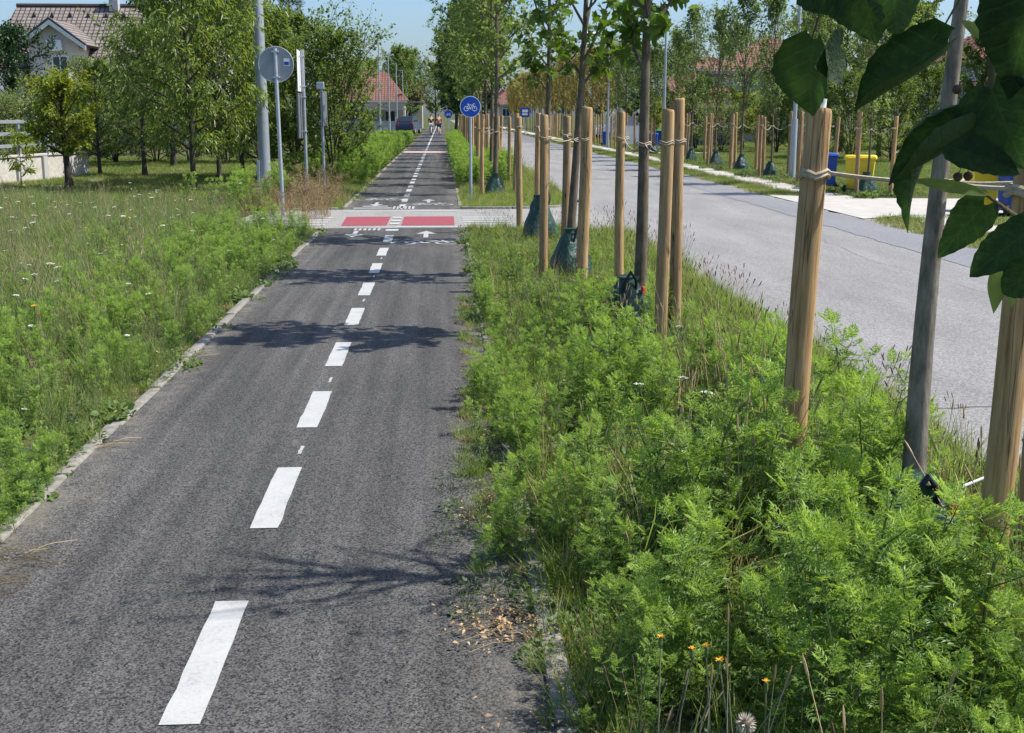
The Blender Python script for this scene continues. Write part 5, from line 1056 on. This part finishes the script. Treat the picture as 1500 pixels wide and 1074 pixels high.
def bicycle(x, y, rz, label):
    t = thing('bicycle', label, 'bicycle', (x, y, 0), rz, 'bicycles ridden away down the path')
    for yy in (-.52, .52):
        wl = obj('wheel', Geo().tube([(0, yy + .34 * math.cos(a), .34 + .34 * math.sin(a)) for a in np.linspace(0, 2 * math.pi, 25)], .022, 6, False), 'rubber', t, 60)
        sp = Geo()
        for a in np.linspace(0, math.pi, 6)[:-1]: sp.tube([(0, yy - .33 * math.cos(a), .34 - .33 * math.sin(a)), (0, yy + .33 * math.cos(a), .34 + .33 * math.sin(a))], .003, 3)
        obj('spokes', sp, 'galvanised', wl)
    f = Geo()
    for a, b_ in (((0, -.52, .34), (0, -.2, .82)), ((0, -.52, .34), (0, -.05, .32)), ((0, -.05, .32), (0, -.22, .9)), ((0, -.2, .80), (0, .36, .84)), ((0, -.05, .32), (0, .38, .78)), ((0, .52, .34), (0, .34, .98))): f.tube([a, b_], .02, 8)
    obj('frame', f, 'dark_metal', t, 60); obj('saddle', Geo().box((0, -.24, .94), (.16, .27, .06), .025), 'strap_black', t); obj('handlebar', Geo().tube([(-.28, .26, 1.02), (-.1, .36, 1.0), (.1, .36, 1.0), (.28, .26, 1.02)], .014, 8), 'dark_metal', t, 60)
    obj('mudguard', Geo().tube([(0, -.52 - .38 * math.cos(a), .34 + .38 * math.sin(a)) for a in np.linspace(-.1, 2.0, 10)], .03, 6), 'cloth_white', t, 60)
    return t
def rider(x, y, rz, label, shirt, trousers, lift):
    """a person on a bicycle seen from behind: one skinned body, hair and clothes as children"""
    t = thing('person', label, 'person', (x, y, 0), rz, 'cyclists on the path')
    def skin(name, J, E, mat, root=0):
        me = bpy.data.meshes.new(name); me.from_pydata([j[:3] for j in J], E, []); me.materials.append(M[mat]); o = link(name, me, t)
        o.modifiers.new('skin', 'SKIN'); o.modifiers.new('sub', 'SUBSURF').levels = 1; o.modifiers['sub'].render_levels = 1
        for i, j in enumerate(J): sv = me.skin_vertices[0].data[i]; sv.radius = (j[3], j[3]); sv.use_root = (i == root)
        for p in me.polygons: p.use_smooth = True
        return o
    J = [(0, -.22, 1.0, .13), (0, -.16, 1.22, .12), (0, -.06, 1.45, .13), (0, .0, 1.58, .055), (0, .04, 1.68, .085), (0, .04, 1.78, .085)]; E = [(0, 1), (1, 2), (2, 3), (3, 4), (4, 5)]
    for s in (-1, 1):
        b = len(J); up = lift * s
        J += [(s * .17, -.04, 1.46, .06), (s * .25, .10, 1.24, .045), (s * .26, .26, 1.06, .032), (s * .27, .33, 1.02, .03)]; E += [(2, b), (b, b + 1), (b + 1, b + 2), (b + 2, b + 3)]
        b = len(J); J += [(s * .10, -.2, .96, .095), (s * .12, .17, .72 + up, .07), (s * .12, .0, .36 + up * 1.4, .045), (s * .12, -.03, .25 + up * 1.4, .035), (s * .12, .12, .22 + up * 1.4, .03)]; E += [(0, b), (b, b + 1), (b + 1, b + 2), (b + 2, b + 3), (b + 3, b + 4)]
    skin('body', J, E, 'skin')
    skin('shirt', [(0, -.21, 1.06, .145), (0, -.16, 1.22, .14), (0, -.06, 1.45, .148), (.18, -.04, 1.46, .075), (.24, .07, 1.28, .06), (-.18, -.04, 1.46, .075), (-.24, .07, 1.28, .06)], [(0, 1), (1, 2), (2, 3), (3, 4), (2, 5), (5, 6)], shirt)
    skin('shorts', [(0, -.22, 1.0, .15), (.10, -.2, .96, .11), (.12, .08, .78 + lift, .088), (-.10, -.2, .96, .11), (-.12, .08, .78 - lift, .088)], [(0, 1), (1, 2), (0, 3), (3, 4)], trousers)
    skin('hair', [(0, .02, 1.72, .088), (0, .02, 1.80, .085), (0, .05, 1.84, .05)], [(0, 1), (1, 2)], 'hair')
    return t
for (px, py, lb1, lb2, sh, trs, lf) in ((632, 199, 'cyclist in a dark shirt and pale shorts, left of the two riders', 'bicycle under the left of the two riders', 'cloth_black', 'cloth_white', .08), (643, 199, 'cyclist in a dark red shirt, right of the two riders', 'bicycle under the right of the two riders', 'cloth_red', 'cloth_black', -.08)):
    v = G(px, py); rider(v.x, v.y, 0, lb1, sh, trs, lf); bicycle(v.x, v.y, 0, lb2)

# ================================================================== SINGLE PLANTS THAT STAND OUT
def hawkbit(seed, H):
    r = np.random.default_rng(seed); st = Geo(); bx, by = r.normal(0, .05), r.normal(0, .05); st.tube([(0, 0, 0), (bx * .4, by * .4, H * .6), (bx, by, H)], [.0028, .0024, .002], 5, False)
    hd = Geo().tube([(bx, by, H), (bx, by, H + .012), (bx, by, H + .028), (bx, by, H + .032)], [.003, .006, .0055, .004], 7); P = np.tile([[bx, by, H + .03]], (14, 1)); a = np.arange(14) * .45
    V, F = stamp(LEAFN[0], LEAFN[1], P, frames(np.stack([np.cos(a), np.sin(a), .9 + .4 * np.sin(a * 3)], 1), np.tile([0, 0, 1.], (14, 1))), np.full(14, .014)); return st, hd, (V, F)
r = np.random.default_rng(90)
for i, (px, py, H, lb) in enumerate([(966, 1000, .40, 'tallest yellow tipped hawkbit stalk at the bottom of the verge'), (988, 1010, .34, 'yellow tipped hawkbit stalk right of the tallest one'), (1015, 1010, .35, 'third hawkbit stalk from the left at the bottom of the verge'), (1045, 1015, .33, 'hawkbit stalk nearest the fluffy seed head'), (1075, 1030, .3, 'rightmost hawkbit stalk at the bottom of the verge'), (1124, 1030, .32, 'pale flower stalk right of the fluffy seed head')]):
    v = AtY(px, py, 2.95); st, hd, (V, F) = hawkbit(700 + i, v.z + .12 - (i % 3) * .02); t = thing('hawkbit', lb, 'flower', (v.x, v.y, -.02), i, 'hawkbit stalks'); obj('stalk', st, 'stem_grey', t); obj('bud', hd, 'stem_green', t); link('petals', trimesh('petals', V, F, 'petal_yellow'), t, 'stuff')
v = AtY(1092, 1060, 2.85); P = r.normal(0, 1, (160, 3)); P /= np.linalg.norm(P, axis=1, keepdims=True); V, F = stamp(NEEDLE[0], NEEDLE[1], np.zeros((160, 3)), frames(P, r.normal(0, 1, (160, 3))), np.full(160, .032))
t = thing('seed_head', 'round fluffy seed head near the bottom of the verge', 'seed head', (v.x, v.y, -.02)); obj('stalk', Geo().tube([(0, 0, 0), (0, 0, v.z)], .0025, 5), 'stem_grey', t); o = link('fluff', trimesh('fluff', V, F, 'seed_fluff'), t, 'stuff'); o.location = (0, 0, v.z + .02)
for i, (px, py, Y, s, lb) in enumerate([(1240, 560, 5.9, 1.28, 'tallest ragweed plant standing out against the road, right of the thick stake'), (1300, 590, 5.6, 1.08, 'ragweed plant against the road left of the nearest trunk'), (1030, 800, 3.6, 1.08, 'bushy ragweed plant with bright tips in the middle of the verge'), (1330, 960, 2.9, .85, 'bright ragweed plant low in the right foreground')]):
    v = AtY(px, py, Y); t = thing('ragweed_plant', lb, 'weed', (v.x, v.y, -.02), i * 1.4); t.scale = (s,) * 3; link('foliage', SRC['ragweed_source'].objects[i % 7].data, t, 'stuff')

# ================================================================== THE LINDEN WHOSE TWIG HANGS INTO THE PICTURE
LT = (2.15, .55)
tr, (V, F) = gen_tree(800, 5.2, .06, 2.35, 1.25, 22, (20, 60), 9, 13, LEAFR, .12, .4, 'oval', up=.3, twl=.5)
lt = thing('linden_tree', 'linden twig with dark curled leaves and round fruits hanging in at the upper right', 'tree', (LT[0], LT[1], -.02)); o0 = Vector((LT[0], LT[1], -.02))
obj('trunk', tr, 'bark_grey', lt, 60); link('crown', trimesh('crown', V, F, 'leaf_row'), lt, 'stuff')
def lp(px, py, Y): return AtY(px, py, Y) - o0
def linden_leaf(nu=14, nv=9, curl=.5, bend=.4, seed=0, teeth=.035, wide=.46):
    """heart shaped toothed blade, y along the midrib; curl rolls the sides up, bend arches the midrib"""
    r = np.random.default_rng(seed); V = []; F = []
    for i in range(nu + 1):
        s = i / nu; y = -.10 * (1 - s) * 0 + s; w_ = wide * (math.sin(math.pi * min(1, (s * .93 + .07)) ** .72) ** .85) if s < 1 else 0
        if s == 0: w_ = wide * .22
        for j in range(-nv, nv + 1):
            f = j / nv; tw = w_ * (1 + (teeth * (1 if i % 2 else -1) * (abs(j) == nv)))
            x = f * tw; back = -.12 * abs(f) ** 1.5 * max(0, 1 - s * 3.2)
            a = curl * f * (1 + .25 * math.sin(3 * s + seed)); cx = math.sin(a) / max(abs(curl), .01) * tw if abs(curl) > .01 else x; cz = (1 - math.cos(a)) / max(abs(curl), .01) * tw if abs(curl) > .01 else 0
            zz = cz - bend * (s - .2) ** 2 + .012 * math.sin(9 * s + 2.1 * seed) * abs(f) - .02 * abs(math.sin(8 * (s - abs(f) * .35) * math.pi * .5)) * abs(f)
            V.append((cx, y + back, zz))
    m_ = 2 * nv + 1
    for i in range(nu):
        for j in range(m_ - 1): F.append((i * m_ + j, i * m_ + j + 1, (i + 1) * m_ + j + 1, (i + 1) * m_ + j))
    return Geo().add(V, F)
def hang_leaf(b, t_, Yb, Yt, roll, curl, bend, seed, mat='linden_top', wide=.46, label=None, teeth=.035):
    """leaf from its stalk end b to its tip t_ (both surveyed), rolled about its midrib"""
    B, T = lp(*b, Yb), lp(*t_, Yt); d = T - B; L = d.length; d.normalize(); toc = (Vector((0, 0, CAM_H)) - o0 - B).normalized(); x = d.cross(toc).normalized(); z = x.cross(d)
    q = Matrix.Rotation(R(roll), 3, d); x, z = q @ x, q @ z
    Mx = Matrix((x, d, z)).transposed().to_4x4(); Mx.translation = B
    o = obj('leaf', linden_leaf(curl=curl, bend=bend, seed=seed, wide=wide, teeth=teeth), mat, lt, 180); o.matrix_local = Mx @ Matrix.Scale(L, 4)
    if label: o['label'] = label
    return o
hang_leaf((1192, 58), (1180, 178), 1.75, 1.80, 25, -1.2, .25, 1, wide=.42)
hang_leaf((1232, 70), (1200, 98), 1.75, 1.70, -40, .5, .2, 12, wide=.5)
hang_leaf((1260, -30), (1285, 66), 1.65, 1.66, 0, .5, .15, 2, wide=.55)
hang_leaf((1310, -55), (1310, 58), 1.6, 1.62, 20, -.5, .2, 3, wide=.5)
hang_leaf((1200, -50), (1240, 26), 1.7, 1.7, 0, .4, .1, 13, wide=.5)
hang_leaf((1388, 62), (1246, 156), 1.55, 1.6, 40, 2.2, .12, 4, wide=.50)
hang_leaf((1470, -40), (1478, 80), 1.5, 1.52, -10, .9, .2, 5, wide=.42)
hang_leaf((1520, -20), (1470, 150), 1.45, 1.5, 20, .8, .15, 14, wide=.36)
hang_leaf((1452, 130), (1500, 250), 1.52, 1.5, 10, .7, .2, 6, wide=.5)
hang_leaf((1425, 182), (1296, 262), 1.55, 1.58, 36, 2.2, .18, 7, wide=.46)
hang_leaf((1352, 236), (1312, 335), 1.6, 1.6, 65, 1.3, .3, 8, wide=.34, teeth=.09)
hang_leaf((1392, 215), (1500, 250), 1.52, 1.5, -25, .6, .2, 16, wide=.34)
hang_leaf((1442, 300), (1372, 378), 1.58, 1.6, 12, .5, .1, 9, wide=.36)
hang_leaf((1520, 330), (1418, 402), 1.5, 1.52, 15, .7, .2, 10, wide=.38)
hang_leaf((1530, 385), (1462, 432), 1.45, 1.5, 10, .7, .2, 17, wide=.40)
for k, (b, t_, wd, rl) in enumerate((((1438, 282), (1338, 262), .11, 20), ((1455, 60), (1406, 28), .15, 10), ((1466, 388), (1455, 462), .15, 0), ((1488, 395), (1480, 455), .17, 15), ((1472, 180), (1478, 235), .16, 30))):
    hang_leaf(b, t_, 1.55, 1.57, rl, .5, .1, 30 + k, 'linden_bract', wd, 'pale narrow bract', .0)
tw = Geo()
tw.tube([(.0, 0, 2.9), (-.25, .35, 2.75), lp(1452, -60, 1.5), lp(1456, 20, 1.52), lp(1452, 120, 1.53), lp(1448, 190, 1.53), lp(1430, 214, 1.54), lp(1395, 226, 1.55)], [.014, .010, .0055, .005, .0045, .004, .003, .002], 8)
tw.tube([lp(1450, 122, 1.53), lp(1420, 150, 1.54), lp(1392, 176, 1.55)], [.003, .0022, .0016], 6)
tw.tube([lp(1530, 326, 1.5), lp(1490, 318, 1.53), lp(1448, 288, 1.56), lp(1436, 282, 1.56)], [.0035, .003, .0022, .0015], 6)
tw.tube([lp(1365, 58, 1.56), lp(1382, 40, 1.56), lp(1405, 0, 1.56), lp(1420, -40, 1.55)], [.0012, .0012, .0016, .002], 6)
tw.tube([lp(1188, 62, 1.75), lp(1200, 20, 1.74), lp(1260, -60, 1.68)], [.0012, .0014, .002], 6)
obj('twig', tw, 'twig', lt, 60)
for (a, b_) in (((1412, 222), (1403, 259)), ((1412, 222), (1418, 258)), ((1442, 92), (1402, 131))):
    P0, P1 = lp(*a, 1.55), lp(*b_, 1.55); obj('fruit_stalk', Geo().tube([P0, P0.lerp(P1, .6) + Vector((.002, 0, .003)), P1], .0007, 5), 'linden_bract', lt)
    g = Geo().lathe([(.001, -.0062), (.0035, -.0052), (.006, -.002), (.0062, .001), (.0045, .0045), (.001, .006)], 12); f = obj('fruit', g, 'fruit', lt, 80); f.location = P1
